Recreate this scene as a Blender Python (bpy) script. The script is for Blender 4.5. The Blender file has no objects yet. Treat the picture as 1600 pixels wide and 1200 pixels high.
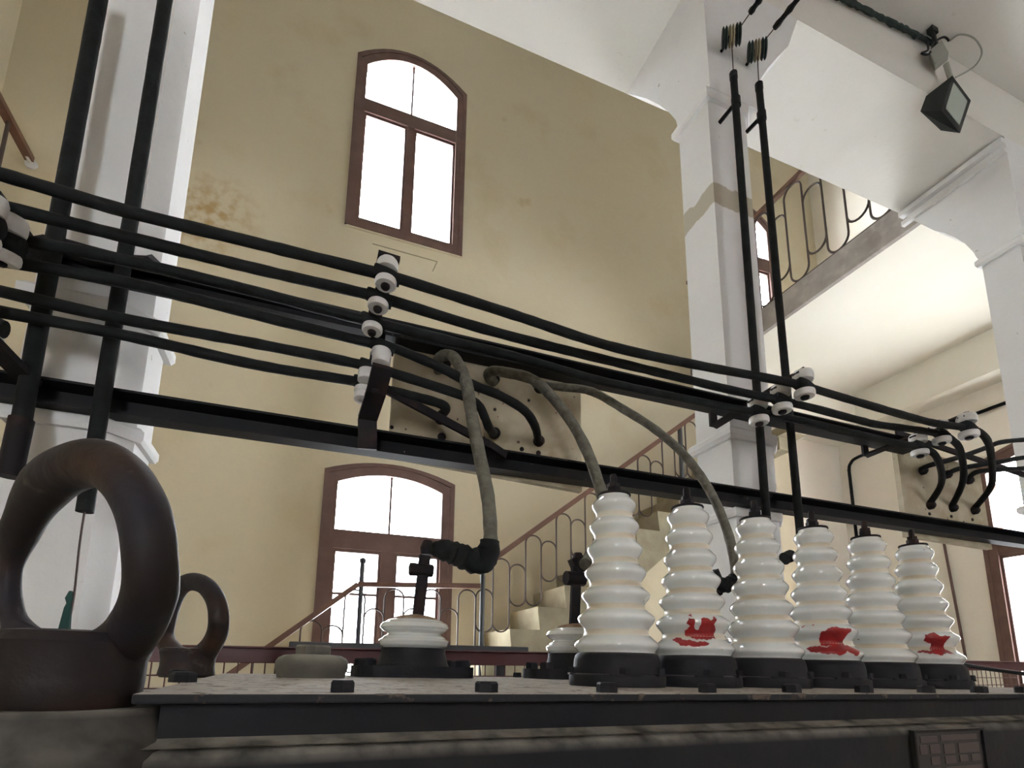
import bpy, bmesh, math, random
from mathutils import Vector, Matrix
random.seed(7)
C = bpy.context.scene.collection

# ------------------------------------------------------------------ camera
F_PX, CX, CY = 853.98, 800.0, 876.23          # focal length and principal point in pixels of the 1600x1200 frame
PITCH, ROLL, YAW = .1894, .0103, .3656
H = 2.0                                        # eye height above the floor
def cam_axes():
    c_, s_ = math.cos(YAW), math.sin(YAW)
    F = Vector((s_*math.cos(PITCH), c_*math.cos(PITCH), math.sin(PITCH)))
    r0 = Vector((c_, -s_, 0)); u0 = r0.cross(F)
    c, s = math.cos(ROLL), math.sin(ROLL)
    return c*r0+s*u0, -s*r0+c*u0, F
RT, UP, FW = cam_axes()
EYE = Vector((0, 0, H))
cam = bpy.data.cameras.new('camera'); camo = bpy.data.objects.new('camera', cam); C.objects.link(camo)
M = Matrix((RT, UP, -FW)).transposed().to_4x4(); M.translation = EYE
camo.matrix_world = M
cam.sensor_fit = 'HORIZONTAL'; cam.sensor_width = 36; cam.lens = F_PX/1600*36
cam.shift_x = 0; cam.shift_y = (CY-600)/1600
cam.clip_start = .01; cam.clip_end = 200
bpy.context.scene.camera = camo
# ------------------------------------------------------------------ world, light, exposure
w = bpy.data.worlds.new('world'); bpy.context.scene.world = w; w.use_nodes = True
bg = w.node_tree.nodes['Background']; bg.inputs[0].default_value = (.93, .96, 1, 1); bg.inputs[1].default_value = 14.0
vs = bpy.context.scene.view_settings
vs.view_transform = 'Standard'; vs.look = 'None'; vs.gamma = 1; vs.use_curve_mapping = False; vs.exposure = 1.3

# ------------------------------------------------------------------ a pixel's ray, cut at a real plane
def ray(x, y): return RT*((x-CX)/F_PX) - UP*((y-CY)/F_PX) + FW
def atY(x, y, Y): d = ray(x, y); return EYE + d*(Y/d.y)
def atX(x, y, X): d = ray(x, y); return EYE + d*(X/d.x)
def atZ(x, y, Z): d = ray(x, y); return EYE + d*((Z-H)/d.z)
def atD(x, y, D): return EYE + ray(x, y)*D

# ------------------------------------------------------------------ materials
def mat(name, col, rough=.7, metal=0, spec=.5, noise=None, bump=None, spots=None, dust=None, dustbase=None, coat=0, band=None, bandz=None, stain=None):
    m = bpy.data.materials.new(name); m.use_nodes = True
    n = m.node_tree.nodes; l = m.node_tree.links
    b = n['Principled BSDF']
    b.inputs['Base Color'].default_value = (*col, 1); b.inputs['Roughness'].default_value = rough
    b.inputs['Metallic'].default_value = metal; b.inputs['Specular IOR Level'].default_value = spec
    b.inputs['Coat Weight'].default_value = coat
    tc = n.new('ShaderNodeTexCoord'); out = None
    def rgb(c):
        q = n.new('ShaderNodeRGB'); q.outputs[0].default_value = (*c, 1); return q.outputs[0]
    out = rgb(col)
    def mix(a, c, fac):
        q = n.new('ShaderNodeMix'); q.data_type = 'RGBA'
        l.new(fac, q.inputs[0]); l.new(a, q.inputs[6]); l.new(c, q.inputs[7]); return q.outputs[2]
    def nz(scale, lo, hi, detail=6, dist=0, off=0):
        q = n.new('ShaderNodeTexNoise'); q.inputs['Scale'].default_value = scale; q.inputs['Detail'].default_value = detail
        q.inputs['Distortion'].default_value = dist
        if off:
            mp = n.new('ShaderNodeMapping'); mp.inputs['Location'].default_value = (off, off*1.7, off*.3)
            l.new(tc.outputs['Object'], mp.inputs[0]); l.new(mp.outputs[0], q.inputs['Vector'])
        else: l.new(tc.outputs['Object'], q.inputs['Vector'])
        r = n.new('ShaderNodeMapRange'); r.inputs[1].default_value = lo; r.inputs[2].default_value = hi
        l.new(q.outputs[0], r.inputs[0]); return r.outputs[0]
    for k, (c, scale, lo, hi) in enumerate(noise or []):
        out = mix(out, rgb(c), nz(scale, lo, hi, off=3.1*k))
    if dustbase:                                    # thick dust lying on the top face
        c, lo, hi = dustbase
        g = n.new('ShaderNodeNewGeometry'); s = n.new('ShaderNodeSeparateXYZ'); l.new(g.outputs['Normal'], s.inputs[0])
        r = n.new('ShaderNodeMapRange'); r.inputs[1].default_value = lo; r.inputs[2].default_value = hi; l.new(s.outputs[2], r.inputs[0])
        out = mix(out, mix(rgb(c), rgb(tuple(v*.8 for v in c)), nz(14, .4, .7)), r.outputs[0])
    for k, (c, scale, lo, hi) in enumerate(spots or []):
        out = mix(out, rgb(c), nz(scale, lo, hi, detail=3, off=7.7+k))
    if dust:                                        # settled dust on upward faces
        c, lo, hi = dust
        g = n.new('ShaderNodeNewGeometry'); s = n.new('ShaderNodeSeparateXYZ'); l.new(g.outputs['Normal'], s.inputs[0])
        r = n.new('ShaderNodeMapRange'); r.inputs[1].default_value = lo; r.inputs[2].default_value = hi; l.new(s.outputs[2], r.inputs[0])
        mm = n.new('ShaderNodeMath'); mm.operation = 'MULTIPLY'; l.new(r.outputs[0], mm.inputs[0]); l.new(nz(25, .25, .6), mm.inputs[1])
        out = mix(out, rgb(c), mm.outputs[0])
    if bandz:                                       # bare plaster patch band at a height
        c, z, hw = bandz
        s = n.new('ShaderNodeSeparateXYZ'); l.new(tc.outputs['Object'], s.inputs[0])
        a = n.new('ShaderNodeMath'); a.operation = 'SUBTRACT'; l.new(s.outputs[2], a.inputs[0]); a.inputs[1].default_value = z
        nn = nz(9, 0, 1); 
        a2 = n.new('ShaderNodeMath'); a2.operation = 'MULTIPLY_ADD'; l.new(nn, a2.inputs[0]); a2.inputs[1].default_value = .09; l.new(a.outputs[0], a2.inputs[2])
        ab = n.new('ShaderNodeMath'); ab.operation = 'ABSOLUTE'; l.new(a2.outputs[0], ab.inputs[0])
        r = n.new('ShaderNodeMapRange'); r.inputs[1].default_value = hw*1.15; r.inputs[2].default_value = hw; l.new(ab.outputs[0], r.inputs[0])
        out = mix(out, rgb(c), r.outputs[0])
    if stain:                                       # one damp stain in the plaster
        c, ctr, rad = stain
        g = n.new('ShaderNodeNewGeometry'); vd = n.new('ShaderNodeVectorMath'); vd.operation = 'DISTANCE'
        l.new(g.outputs['Position'], vd.inputs[0]); vd.inputs[1].default_value = tuple(ctr)
        r = n.new('ShaderNodeMapRange'); r.inputs[1].default_value = rad; r.inputs[2].default_value = rad*.2; l.new(vd.outputs['Value'], r.inputs[0])
        mm = n.new('ShaderNodeMath'); mm.operation = 'MULTIPLY'; l.new(r.outputs[0], mm.inputs[0]); l.new(nz(9, .42, .62, detail=9, off=2.2), mm.inputs[1])
        m3 = n.new('ShaderNodeMath'); m3.operation = 'MULTIPLY'; l.new(mm.outputs[0], m3.inputs[0]); m3.inputs[1].default_value = .8
        out = mix(out, rgb(c), m3.outputs[0])
    l.new(out, b.inputs['Base Color'])
    if bump:
        scale, strength, dist = bump
        q = n.new('ShaderNodeTexNoise'); q.inputs['Scale'].default_value = scale; q.inputs['Detail'].default_value = 8
        l.new(tc.outputs['Object'], q.inputs['Vector'])
        bu = n.new('ShaderNodeBump'); bu.inputs['Strength'].default_value = strength; bu.inputs['Distance'].default_value = dist
        l.new(q.outputs[0], bu.inputs['Height']); l.new(bu.outputs[0], b.inputs['Normal'])
    return m
M_OCHRE = mat('ochre_plaster', (.60, .525, .365), .92, spec=.2, noise=[((.61, .55, .41), .5, .35, .7), ((.55, .465, .30), 1.7, .55, .8)],
              spots=[((.46, .34, .17), 2.2, .72, .86)], bump=(6, .25, .02), stain=((.40, .25, .08), atY(322, 335, 5.7), .62))
M_WHITE = mat('white_plaster', (.65, .635, .595), .9, spec=.2, noise=[((.60, .58, .53), .8, .45, .8)], spots=[((.55, .52, .45), 14, .70, .78)], bump=(8, .2, .015))
M_PILLAR = mat('pillar_plaster', (.69, .685, .68), .88, spec=.25, noise=[((.61, .605, .60), 1.5, .4, .8)], spots=[((.42, .40, .36), 22, .72, .76)], bump=(10, .3, .01),
               bandz=((.42, .38, .30), 1.30*1.9+H, .055))
M_PILLP = mat('plain_pillar_plaster', (.69, .685, .68), .88, spec=.25, noise=[((.61, .605, .60), 1.5, .4, .8)], spots=[((.42, .40, .36), 22, .73, .76)], bump=(10, .3, .01))
M_CREAM = mat('cream_plaster', (.80, .775, .69), .9, spec=.2, noise=[((.76, .73, .62), .9, .4, .8)], bump=(5, .2, .015))
M_LOWWALL = mat('pale_plaster', (.82, .775, .69), .9, spec=.2, noise=[((.76, .71, .62), 1.0, .4, .8)], bump=(5, .2, .015))
M_BRICK = mat('sunlit_brick_reveal', (.36, .13, .05), .9, noise=[((.28, .10, .04), 8, .4, .7)])
M_FLOOR = mat('concrete_floor', (.46, .43, .39), .85, noise=[((.38, .35, .32), 2, .4, .7)])
M_CONC = mat('raw_concrete', (.36, .33, .30), .92, noise=[((.25, .22, .20), 3, .4, .75), ((.45, .40, .36), 9, .5, .8)], bump=(20, .4, .01))
M_STONE = mat('grey_stone', (.34, .30, .20), .9, noise=[((.24, .20, .13), 4, .4, .7)], bump=(20, .4, .01))
M_BROWN = mat('brown_painted_wood', (.115, .062, .050), .55, noise=[((.16, .09, .07), 8, .4, .8)], bump=(30, .2, .004))
M_RAIL = mat('brown_handrail', (.13, .058, .035), .45, noise=[((.20, .10, .06), 6, .5, .8)])
M_IRON = mat('baluster_iron', (.075, .052, .045), .6, metal=.3)
M_STEEL = mat('black_steel', (.007, .008, .010), .55, metal=0, spec=.15, noise=[((.014, .012, .012), 12, .45, .75)], spots=[((.35, .34, .30), 42, .765, .775)], dust=((.045, .042, .038), .3, 1), bump=(60, .3, .002))
M_BRACKET = mat('rusty_dark_bracket', (.011, .009, .011), .65, spec=.18, noise=[((.032, .018, .015), 14, .5, .75)], bump=(70, .4, .002))
M_CABLE = mat('black_taped_cable', (.006, .007, .0075), .75, spec=.2, noise=[((.011, .014, .014), 20, .4, .7)], dust=((.030, .031, .028), .55, 1), bump=(55, .6, .004))
M_GREEN = mat('greenish_taped_cable', (.020, .034, .032), .75, spec=.25, noise=[((.035, .05, .045), 30, .4, .7)], dust=((.07, .08, .07), .5, 1), bump=(60, .8, .005))
M_GREY = mat('dusty_grey_cable', (.085, .082, .065), .85, spec=.2, noise=[((.15, .145, .12), 40, .4, .7)], dust=((.24, .23, .19), .1, .9), bump=(120, .8, .004))
M_PORC = mat('white_porcelain', (.64, .66, .64), .09, spec=.7, noise=[((.64, .66, .64), 8, .4, .8)], spots=[((.25, .15, .08), 75, .74, .77)], coat=.8)
M_PORCS = mat('small_porcelain', (.62, .61, .60), .3, spec=.5, noise=[((.45, .42, .38), 20, .5, .8)])
M_TAN = mat('tan_dirt_band', (.54, .475, .35), .3, noise=[((.64, .61, .53), 9, .35, .7)])
M_RED = mat('red_paint', (.30, .014, .017), .3, noise=[((.20, .008, .012), 60, .4, .7)])
M_FLANGE = mat('dark_grey_cast_iron', (.010, .011, .014), .6, spec=.2, noise=[((.018, .017, .020), 22, .4, .7)], dust=((.075, .07, .065), .6, 1), bump=(60, .5, .003))
M_TANK = mat('blue_grey_tank_paint', (.009, .010, .013), .6, spec=.18, noise=[((.015, .014, .012), 5, .4, .75), ((.007, .008, .012), 14, .5, .8)], dust=((.30, .28, .235), .25, .95), bump=(25, .5, .004))
M_LID = mat('dusty_lid', (.022, .023, .026), .85, spec=.2, dustbase=((.36, .325, .28), .6, .95), spots=[((.10, .08, .065), 38, .60, .66), ((.04, .032, .028), 75, .64, .67)], bump=(70, .5, .003))
M_CAPD = mat('dusty_cap', (.10, .095, .08), .8, noise=[((.15, .14, .115), 18, .4, .7)], dust=((.22, .21, .17), .0, 1))
M_RUST = mat('rusted_forging', (.016, .012, .012), .6, spec=.25, noise=[((.048, .024, .014), 11, .46, .70), ((.018, .018, .030), 9, .5, .75)], spots=[((.07, .06, .05), 26, .66, .76)], bump=(45, .5, .003))
M_RUST2 = mat('rusty_cap', (.20, .11, .06), .8, noise=[((.32, .24, .16), 40, .4, .7)])
M_FENCE = mat('dark_red_paint', (.075, .016, .018), .5, noise=[((.11, .03, .03), 8, .5, .8)])
M_BAR = mat('slate_grey_paint', (.055, .058, .062), .6)
M_PANEL = mat('stained_marble_board', (.43, .375, .27), .8, noise=[((.32, .265, .16), 5, .4, .75), ((.52, .47, .36), 11, .5, .8)], spots=[((.10, .06, .05), 36, .70, .73)], bump=(25, .3, .004))
M_LAMP = mat('floodlight_black', (.010, .013, .012), .6, spec=.3)
M_GREYBOX = mat('grey_box', (.30, .31, .27), .6)
M_LGLASS = mat('lamp_glass', (.30, .34, .30), .12, spec=.7)
M_ROPE = mat('dark_green_rope', (.012, .05, .042), .9)
M_WIRE = mat('thin_wire', (.07, .05, .045), .6, metal=.4)
M_PLATE = mat('brass_nameplate', (.022, .018, .017), .5, metal=.3, noise=[((.035, .028, .025), 30, .4, .7)])
M_PLATED = mat('nameplate_raised', (.075, .058, .050), .5, metal=.3)
def glass():
    m = bpy.data.materials.new('window_glass'); m.use_nodes = True; n = m.node_tree.nodes; l = m.node_tree.links
    n.remove(n['Principled BSDF']); t = n.new('ShaderNodeBsdfTransparent'); g = n.new('ShaderNodeBsdfGlossy'); g.inputs['Roughness'].default_value = .05
    t.inputs[0].default_value = (.95, .96, .97, 1)
    x = n.new('ShaderNodeMixShader'); x.inputs[0].default_value = .07
    l.new(t.outputs[0], x.inputs[1]); l.new(g.outputs[0], x.inputs[2]); l.new(x.outputs[0], n['Material Output'].inputs[0]); return m
M_GLASS = glass()

# ------------------------------------------------------------------ mesh helpers
def tag(o, label=None, cat=None, group=None, kind=None):
    if label: o['label'] = label
    if cat: o['category'] = cat
    if group: o['group'] = group
    if kind: o['kind'] = kind
    return o
ROOT = {}                                            # object name -> matrix that world coordinates are taken through
def thing(name, loc, label, cat, group=None, mw=None):
    o = bpy.data.objects.new(name, None); C.objects.link(o); o.empty_display_size = .1
    m = mw.copy() if mw else Matrix.Translation(Vector(loc))
    o.matrix_world = m; ROOT[o.name] = (m.inverted(), bool(mw))
    return tag(o, label, cat, group)
def obj(name, bm, m, parent=None, smooth=False, label=None, local=False):
    """link a bmesh given in world coordinates (or, local=True, in the root's frame) as one object"""
    bmesh.ops.recalc_face_normals(bm, faces=bm.faces[:])
    me = bpy.data.meshes.new(name); 
    if parent is not None:
        inv, _ = ROOT[parent.name]
        if not local: bm.transform(inv)
        key = (inv, _)
        bm.to_mesh(me); o = bpy.data.objects.new(name, me); C.objects.link(o); o.parent = parent
        ROOT[o.name] = key
    else:
        lo = Vector([min(v.co[i] for v in bm.verts) for i in range(3)]); hi = Vector([max(v.co[i] for v in bm.verts) for i in range(3)])
        L = Vector(((lo.x+hi.x)/2, (lo.y+hi.y)/2, lo.z))
        bm.transform(Matrix.Translation(-L)); bm.to_mesh(me); o = bpy.data.objects.new(name, me); C.objects.link(o); o.location = L
        ROOT[o.name] = (Matrix.Translation(-L), False)
    for mm in (m if isinstance(m, (list, tuple)) else [m]): me.materials.append(mm)
    if smooth:
        for p in me.polygons: p.use_smooth = True
        me.set_sharp_from_angle(angle=math.radians(42))
    bm.free()
    if label: o['label'] = label
    return o
def struct(name, bm, m, smooth=False, parent=None):
    o = obj(name, bm, m, parent, smooth)
    if parent is None: o['kind'] = 'structure'
    return o
B = bmesh.new
def box(bm, x0, x1, y0, y1, z0, z1, mw=None, mi=0):
    vs_ = [bm.verts.new((x, y, z)) for x in (x0, x1) for y in (y0, y1) for z in (z0, z1)]
    fs = []
    for a in ((0, 1, 3, 2), (4, 6, 7, 5), (0, 4, 5, 1), (2, 3, 7, 6), (0, 2, 6, 4), (1, 5, 7, 3)):
        f = bm.faces.new([vs_[i] for i in a]); f.material_index = mi; fs.append(f)
    if mw: bmesh.ops.transform(bm, matrix=mw, verts=vs_)
    return vs_
def bev(bm, r, seg=2):
    bmesh.ops.bevel(bm, geom=bm.edges[:], offset=r, segments=seg, profile=.5, affect='EDGES', clamp_overlap=True); return bm
def prism(bm, pts, ax, d0, d1, mi=0):
    """polygon pts (two coords) extruded along axis ax from d0 to d1"""
    def p(u, v, d): return {'y': (u, d, v), 'x': (d, u, v), 'z': (u, v, d)}[ax]
    a = [bm.verts.new(p(u, v, d0)) for u, v in pts]; b = [bm.verts.new(p(u, v, d1)) for u, v in pts]
    bm.faces.new(a).material_index = mi; bm.faces.new(b[::-1]).material_index = mi
    for i in range(len(a)):
        j = (i+1) % len(a); bm.faces.new((a[i], b[i], b[j], a[j])).material_index = mi
    return a+b
def lathe(bm, prof, seg=48, mw=None, sx=1, sy=1, capped=True):
    rings = []
    for r, z in prof:
        rings.append([bm.verts.new((r*sx*math.cos(2*math.pi*i/seg), r*sy*math.sin(2*math.pi*i/seg), z)) for i in range(seg)])
    for a, b in zip(rings, rings[1:]):
        for i in range(seg): bm.faces.new((a[i], a[(i+1) % seg], b[(i+1) % seg], b[i]))
    if capped: bm.faces.new(rings[0][::-1]); bm.faces.new(rings[-1])
    vv = [v for r in rings for v in r]
    if mw: bmesh.ops.transform(bm, matrix=mw, verts=vv)
    return vv
def cat(pts, n=8, closed=False):
    P = [Vector(p) for p in pts]; out = []
    N = len(P); 
    for i in range(N if closed else N-1):
        g = (lambda k: P[k % N]) if closed else (lambda k: P[max(0, min(N-1, k))])
        a, b, c, d = g(i-1), g(i), g(i+1), g(i+2)
        for k in range(n):
            t = k/n
            out.append(.5*((2*b)+(-a+c)*t+(2*a-5*b+4*c-d)*t*t+(-a+3*b-3*c+d)*t**3))
    if not closed: out.append(P[-1].copy())
    return out
def tube(bm, pts, r, seg=12, closed=False, wob=0, flat=1):
    """swept tube; r a number or list; pts with optional 4th radius"""
    P = [Vector(p[:3]) for p in pts]; N = len(P)
    R = r if isinstance(r, (list, tuple)) else [r]*N
    T = []
    for i in range(N):
        a = P[(i-1) % N] if (closed or i) else P[i]; b = P[(i+1) % N] if (closed or i < N-1) else P[i]
        t = (b-a); T.append(t.normalized() if t.length > 1e-9 else Vector((0, 0, 1)))
    up = Vector((0, 0, 1)) if abs(T[0].z) < .9 else Vector((0, 1, 0))
    nrm = (up-T[0]*up.dot(T[0])).normalized(); rings = []
    for i in range(N):
        nrm = (nrm-T[i]*nrm.dot(T[i])).normalized(); bn = T[i].cross(nrm)
        rings.append([bm.verts.new(P[i]+(nrm*math.cos(2*math.pi*k/seg)+bn*math.sin(2*math.pi*k/seg)*flat)*R[i]*(1+wob*random.uniform(-1, 1))) for k in range(seg)])
    for i in range(N if closed else N-1):
        a, b = rings[i], rings[(i+1) % N]
        off = 0
        if closed and i == N-1:
            off = min(range(seg), key=lambda o: (a[0].co-b[o].co).length)
        for k in range(seg): bm.faces.new((a[k], a[(k+1) % seg], b[(k+1+off) % seg], b[(k+off) % seg]))
    if not closed: bm.faces.new(rings[0][::-1]); bm.faces.new(rings[-1])
    return bm
def bar(bm, a, b, r, seg=10): return tube(bm, [a, b], r, seg)
def frame_to(p, z, x=None):
    """matrix with local z along z"""
    z = Vector(z).normalized(); x = Vector(x) if x else (Vector((1, 0, 0)) if abs(z.x) < .9 else Vector((0, 1, 0)))
    x = (x-z*x.dot(z)).normalized(); y = z.cross(x)
    m = Matrix((x, y, z)).transposed().to_4x4(); m.translation = Vector(p); return m
def hexbolt(bm, p, z, r, h, stud=0, rs=.5):
    lathe(bm, [(r*.93, 0), (r, h*.15), (r, h*.8), (r*.86, h)], 6, frame_to(p, z))
    if stud: lathe(bm, [(r*rs, h*.9), (r*rs, h+stud*.9), (r*rs*.8, h+stud)], 12, frame_to(p, z))
def flatbar(bm, a, b, wdir, w_, t):
    """rectangular bar from a to b"""
    a, b = Vector(a), Vector(b); z = (b-a).normalized(); wd = Vector(wdir); wd = (wd-z*wd.dot(z)).normalized(); td = z.cross(wd)
    vv = [bm.verts.new(p+wd*sx*w_/2+td*sy*t/2) for p in (a, b) for sx, sy in ((-1, -1), (1, -1), (1, 1), (-1, 1))]
    for q in ((0, 3, 2, 1), (4, 5, 6, 7), (0, 1, 5, 4), (1, 2, 6, 5), (2, 3, 7, 6), (3, 0, 4, 7)): bm.faces.new([vv[i] for i in q])
def wall_holes(bm, outer, holes, mp, d0, d1):
    for d in (d0, d1):
        es = []
        for loop in [outer]+holes:
            vv = [bm.verts.new(mp(u, v, d)) for u, v in loop]
            es += [bm.edges.new((vv[i], vv[(i+1) % len(vv)])) for i in range(len(vv))]
        bmesh.ops.triangle_fill(bm, use_beauty=True, use_dissolve=False, edges=es)
    for k, loop in enumerate([outer]+holes):
        a = [bm.verts.new(mp(u, v, d0)) for u, v in loop]; b = [bm.verts.new(mp(u, v, d1)) for u, v in loop]
        for i in range(len(a)):
            j = (i+1) % len(a); f = bm.faces.new((a[i], a[j], b[j], b[i])); f.material_index = 1 if k else 0
def arch(u0, u1, v0, v1, rise, n=14):
    """closed outline: flat sill, straight jambs, segmental head"""
    pts = [(u0, v0), (u1, v0)]
    for i in range(n+1):
        t = i/n; pts.append((u1+(u0-u1)*t, v1+rise*(1-(2*t-1)**2)))
    return pts

# ================================================================== the building
YC = 1.9; YB = 3.0*YC                                # pillar front plane, back wall plane
ZS = H+2.06*YC; ZN = H+2.31*YC; ZR = H+9.2           # gallery soffit, near ceiling, roof
Y0S, Y1S = .988*YC, 1.39*YC
XL, XR = -.53*YB, 4.0*YC
XG = 2.55*YC                                         # edge of the right-hand gallery
YF0 = -3.6
bm = B(); box(bm, XL-.4, XR+.4, YF0-.4, YB+.5, -.2, 0); struct('floor', bm, M_FLOOR)
bm = B(); box(bm, XL-.4, XR+.4, YF0-.4, YB+.5, ZR, ZR+.3); struct('ceiling_roof', bm, M_WHITE)
# window openings of the back wall, in metres
UW = (.0245*YB, .2550*YB, H+.863*YB, H+1.273*YB, .052*YB)
LW = (.0235*YB, .2555*YB, H-.13*YB, H+.343*YB, .024*YB)
GW = (.925*YB, 1.158*YB, H+.863*YB, H+1.225*YB, .052*YB)
bm = B()
wall_holes(bm, [(XL-.4, 0), (XR+.4, 0), (XR+.4, ZR), (XL-.4, ZR)], [arch(*q) for q in (UW, LW, GW)], lambda u, v, d: (u, d, v), YB, YB+.17)
struct('wall_back', bm, [M_OCHRE, M_BRICK])
bm = B(); box(bm, 1.165*YB, XR, YB-.012, YB-.0005, 0, ZS-.27*YC); struct('wall_back_pale', bm, M_LOWWALL)
# left wall, no openings
bm = B()
wall_holes(bm, [(YF0-.4, 0), (YB, 0), (YB, ZR), (YF0-.4, ZR)], [], lambda u, v, d: (d, u, v), XL-.4, XL)
struct('wall_left', bm, [M_OCHRE, M_BRICK])
RW = (1.30*YC, 2.075*YC, H-.15*YC, H+1.28*YC, .10*YC)
RW2 = (-1.9, .0, 1.2, 4.6, .2); RW3 = (2.9, 4.3, H+5.0, H+7.2, .25)
bm = B()
wall_holes(bm, [(YF0-.4, 0), (YB, 0), (YB, ZR), (YF0-.4, ZR)], [arch(*RW)], lambda u, v, d: (d, u, v), XR, XR+.4)
struct('wall_right', bm, [M_LOWWALL, M_BRICK])
bm = B()
wall_holes(bm, [(XL, 0), (XR, 0), (XR, ZR), (XL, ZR)], [arch(-1.9, -1.2, 2.2, 3.9, .15), arch(4.6, 5.3, 2.2, 3.9, .15)], lambda u, v, d: (u, d, v), YF0-.4, YF0)  # two unseen openings added behind the camera for fill daylight
struct('wall_front', bm, [M_WHITE, M_BRICK])
# near ceiling, front spandrel and soffit of the deep beam that carries the gallery
bm = B(); box(bm, XL, XR, YF0, Y0S+.02, ZN, ZN+.3); struct('ceiling', bm, M_WHITE)
bm = B(); box(bm, XL, XR, Y0S, Y1S, ZS, ZN+.3); struct('ceiling_beam', bm, M_WHITE)
# gallery slab at the right, whose raw concrete edge shows
bm = B(); box(bm, XG+.04, XR, Y1S, YB, ZS, ZS+.15*YC); struct('ceiling_gallery', bm, M_CREAM)
bm = B(); box(bm, XG, XG+.05, Y1S, YB, ZS-.004, ZS+.15*YC+.01); struct('trim_1', bm, M_CONC)
# dropped border of the ceiling under the gallery
bm = B(); box(bm, 4.10*YC*.93, XR, Y1S, YB, ZS-.27*YC, ZS); struct('ceiling_border', bm, M_CREAM)
bm = B(); box(bm, XG+.25, 4.10*YC*.93, YB-.6, YB, ZS-.27*YC, ZS); struct('trim_2', bm, M_CREAM)

# ---- windows
def window(name, q, plane, fixed, transom, mull=True, muntin=None, fw=.095, side=1, parent=None, topbar=True, mw_=.085):
    u0, u1, v0, v1, rise = q
    mp = (lambda u, v, d: (u, fixed+side*d, v)) if plane == 'y' else (lambda u, v, d: (fixed+side*d, u, v))
    bm = B()
    def ring(o, i, d0, d1):
        n = len(o)
        for a, b in zip(o, o[1:]+o[:1]): pass
        for d in (d0, d1):
            A = [bm.verts.new(mp(*p, d)) for p in o]; Bv = [bm.verts.new(mp(*p, d)) for p in i]
            for k in range(n): bm.faces.new((A[k], A[(k+1) % n], Bv[(k+1) % n], Bv[k]))
        for L in (o, i):
            A = [bm.verts.new(mp(*p, d0)) for p in L]; Bv = [bm.verts.new(mp(*p, d1)) for p in L]
            for k in range(n): bm.faces.new((A[k], A[(k+1) % n], Bv[(k+1) % n], Bv[k]))
    ring(arch(u0, u1, v0, v1, rise), arch(u0+fw, u1-fw, v0+fw, v1-fw*.9, rise*.9), -.012, .10)
    ring(arch(u0-.03, u1+.03, v0-.03, v1+.02, rise), arch(u0+.02, u1-.02, v0+.02, v1-.02, rise), -.02, .0)
    o = struct(name, bm, M_BROWN)
    def rect(nm, a, b, c, d, e0, e1, m=M_BROWN):
        bm = B()
        p = [Vector(mp(u, v, e)) for e in (e0, e1) for u, v in ((a, c), (b, c), (b, d), (a, d))]
        vv = [bm.verts.new(x) for x in p]
        for f in ((0, 1, 2, 3), (7, 6, 5, 4), (0, 4, 5, 1), (1, 5, 6, 2), (2, 6, 7, 3), (3, 7, 4, 0)): bm.faces.new([vv[k] for k in f])
        return obj(nm, bm, m, o)
    um = (u0+u1)/2; t0, t1 = transom
    rect('transom', u0+fw*.9, u1-fw*.9, t0, t1, .0, .09)
    if mull: rect('mullion', um-mw_/2, um+mw_/2, v0+fw*.9, t0, .005, .085)
    if topbar: rect('glazing_bar', um-.011, um+.011, t1, v1+rise-fw*.7, .03, .06)
    for z in muntin or []:
        rect('glazing_bar', u0+fw, um-mw_/2, z-.012, z+.012, .03, .06); rect('glazing_bar', um+mw_/2, u1-fw, z-.012, z+.012, .03, .06)
    for s in (-1, 1):                                 # casement stiles
        a, b = (u0+fw, um-mw_/2) if s < 0 else (um+mw_/2, u1-fw)
        bm = B()
        for (p0, p1, q0, q1) in ((a, a+.028, v0+fw, t0), (b-.028, b, v0+fw, t0), (a+.028, b-.028, v0+fw, v0+fw+.035), (a+.028, b-.028, t0-.035, t0)):
            P = [Vector(mp(u, v, e)) for e in (.02, .07) for u, v in ((p0, q0), (p1, q0), (p1, q1), (p0, q1))]
            vv = [bm.verts.new(x) for x in P]
            for f in ((0, 1, 2, 3), (7, 6, 5, 4), (0, 4, 5, 1), (1, 5, 6, 2), (2, 6, 7, 3), (3, 7, 4, 0)): bm.faces.new([vv[k] for k in f])
        cs = obj('casement', bm, M_BROWN, o)
        bm = B(); vv = [bm.verts.new(mp(u, v, .045)) for u, v in ((a+.02, v0+fw), (b-.02, v0+fw), (b-.02, t0-.02), (a+.02, t0-.02))]; bm.faces.new(vv)
        obj('pane', bm, M_GLASS, cs)
    bm = B(); L = arch(u0+fw, u1-fw, t1, v1-fw*.9, rise*.9); bm.faces.new([bm.verts.new(mp(u, v, .045)) for u, v in L]); obj('pane', bm, M_GLASS, o)
    return o
zt = (atY(575, 154, YB).z, atY(571, 173, YB).z)
window('window_1', UW, 'y', YB, (zt[1], zt[0]))
zl = (atY(522, 826, YB).z, atY(519, 855, YB).z)
window('window_2', LW, 'y', YB, (zl[1], zl[0]), muntin=[atY(555, 928, YB).z], fw=.11, mw_=.14)
window('window_3', GW, 'y', YB, (H+1.08*YB, H+1.12*YB))
window('window_4', RW, 'x', XR, (H+.70*YC, H+.80*YC), fw=.11)
# ledge and scar in the plaster below the upper window
bm = B(); a = atY(541, 350, YB); b = atY(721, 401, YB); box(bm, a.x, b.x, YB-.012, YB+.02, a.z-.03, a.z+.002); struct('trim_3', bm, M_OCHRE)
bm = B()
a, b, c = atY(582, 381, YB), atY(683, 409, YB), atY(676, 424, YB)
bar(bm, a-Vector((0, .002, 0)), b-Vector((0, .002, 0)), .006, 6); bar(bm, b-Vector((0, .002, 0)), c-Vector((0, .002, 0)), .006, 6)
struct('trim_4', bm, M_STONE)

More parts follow.
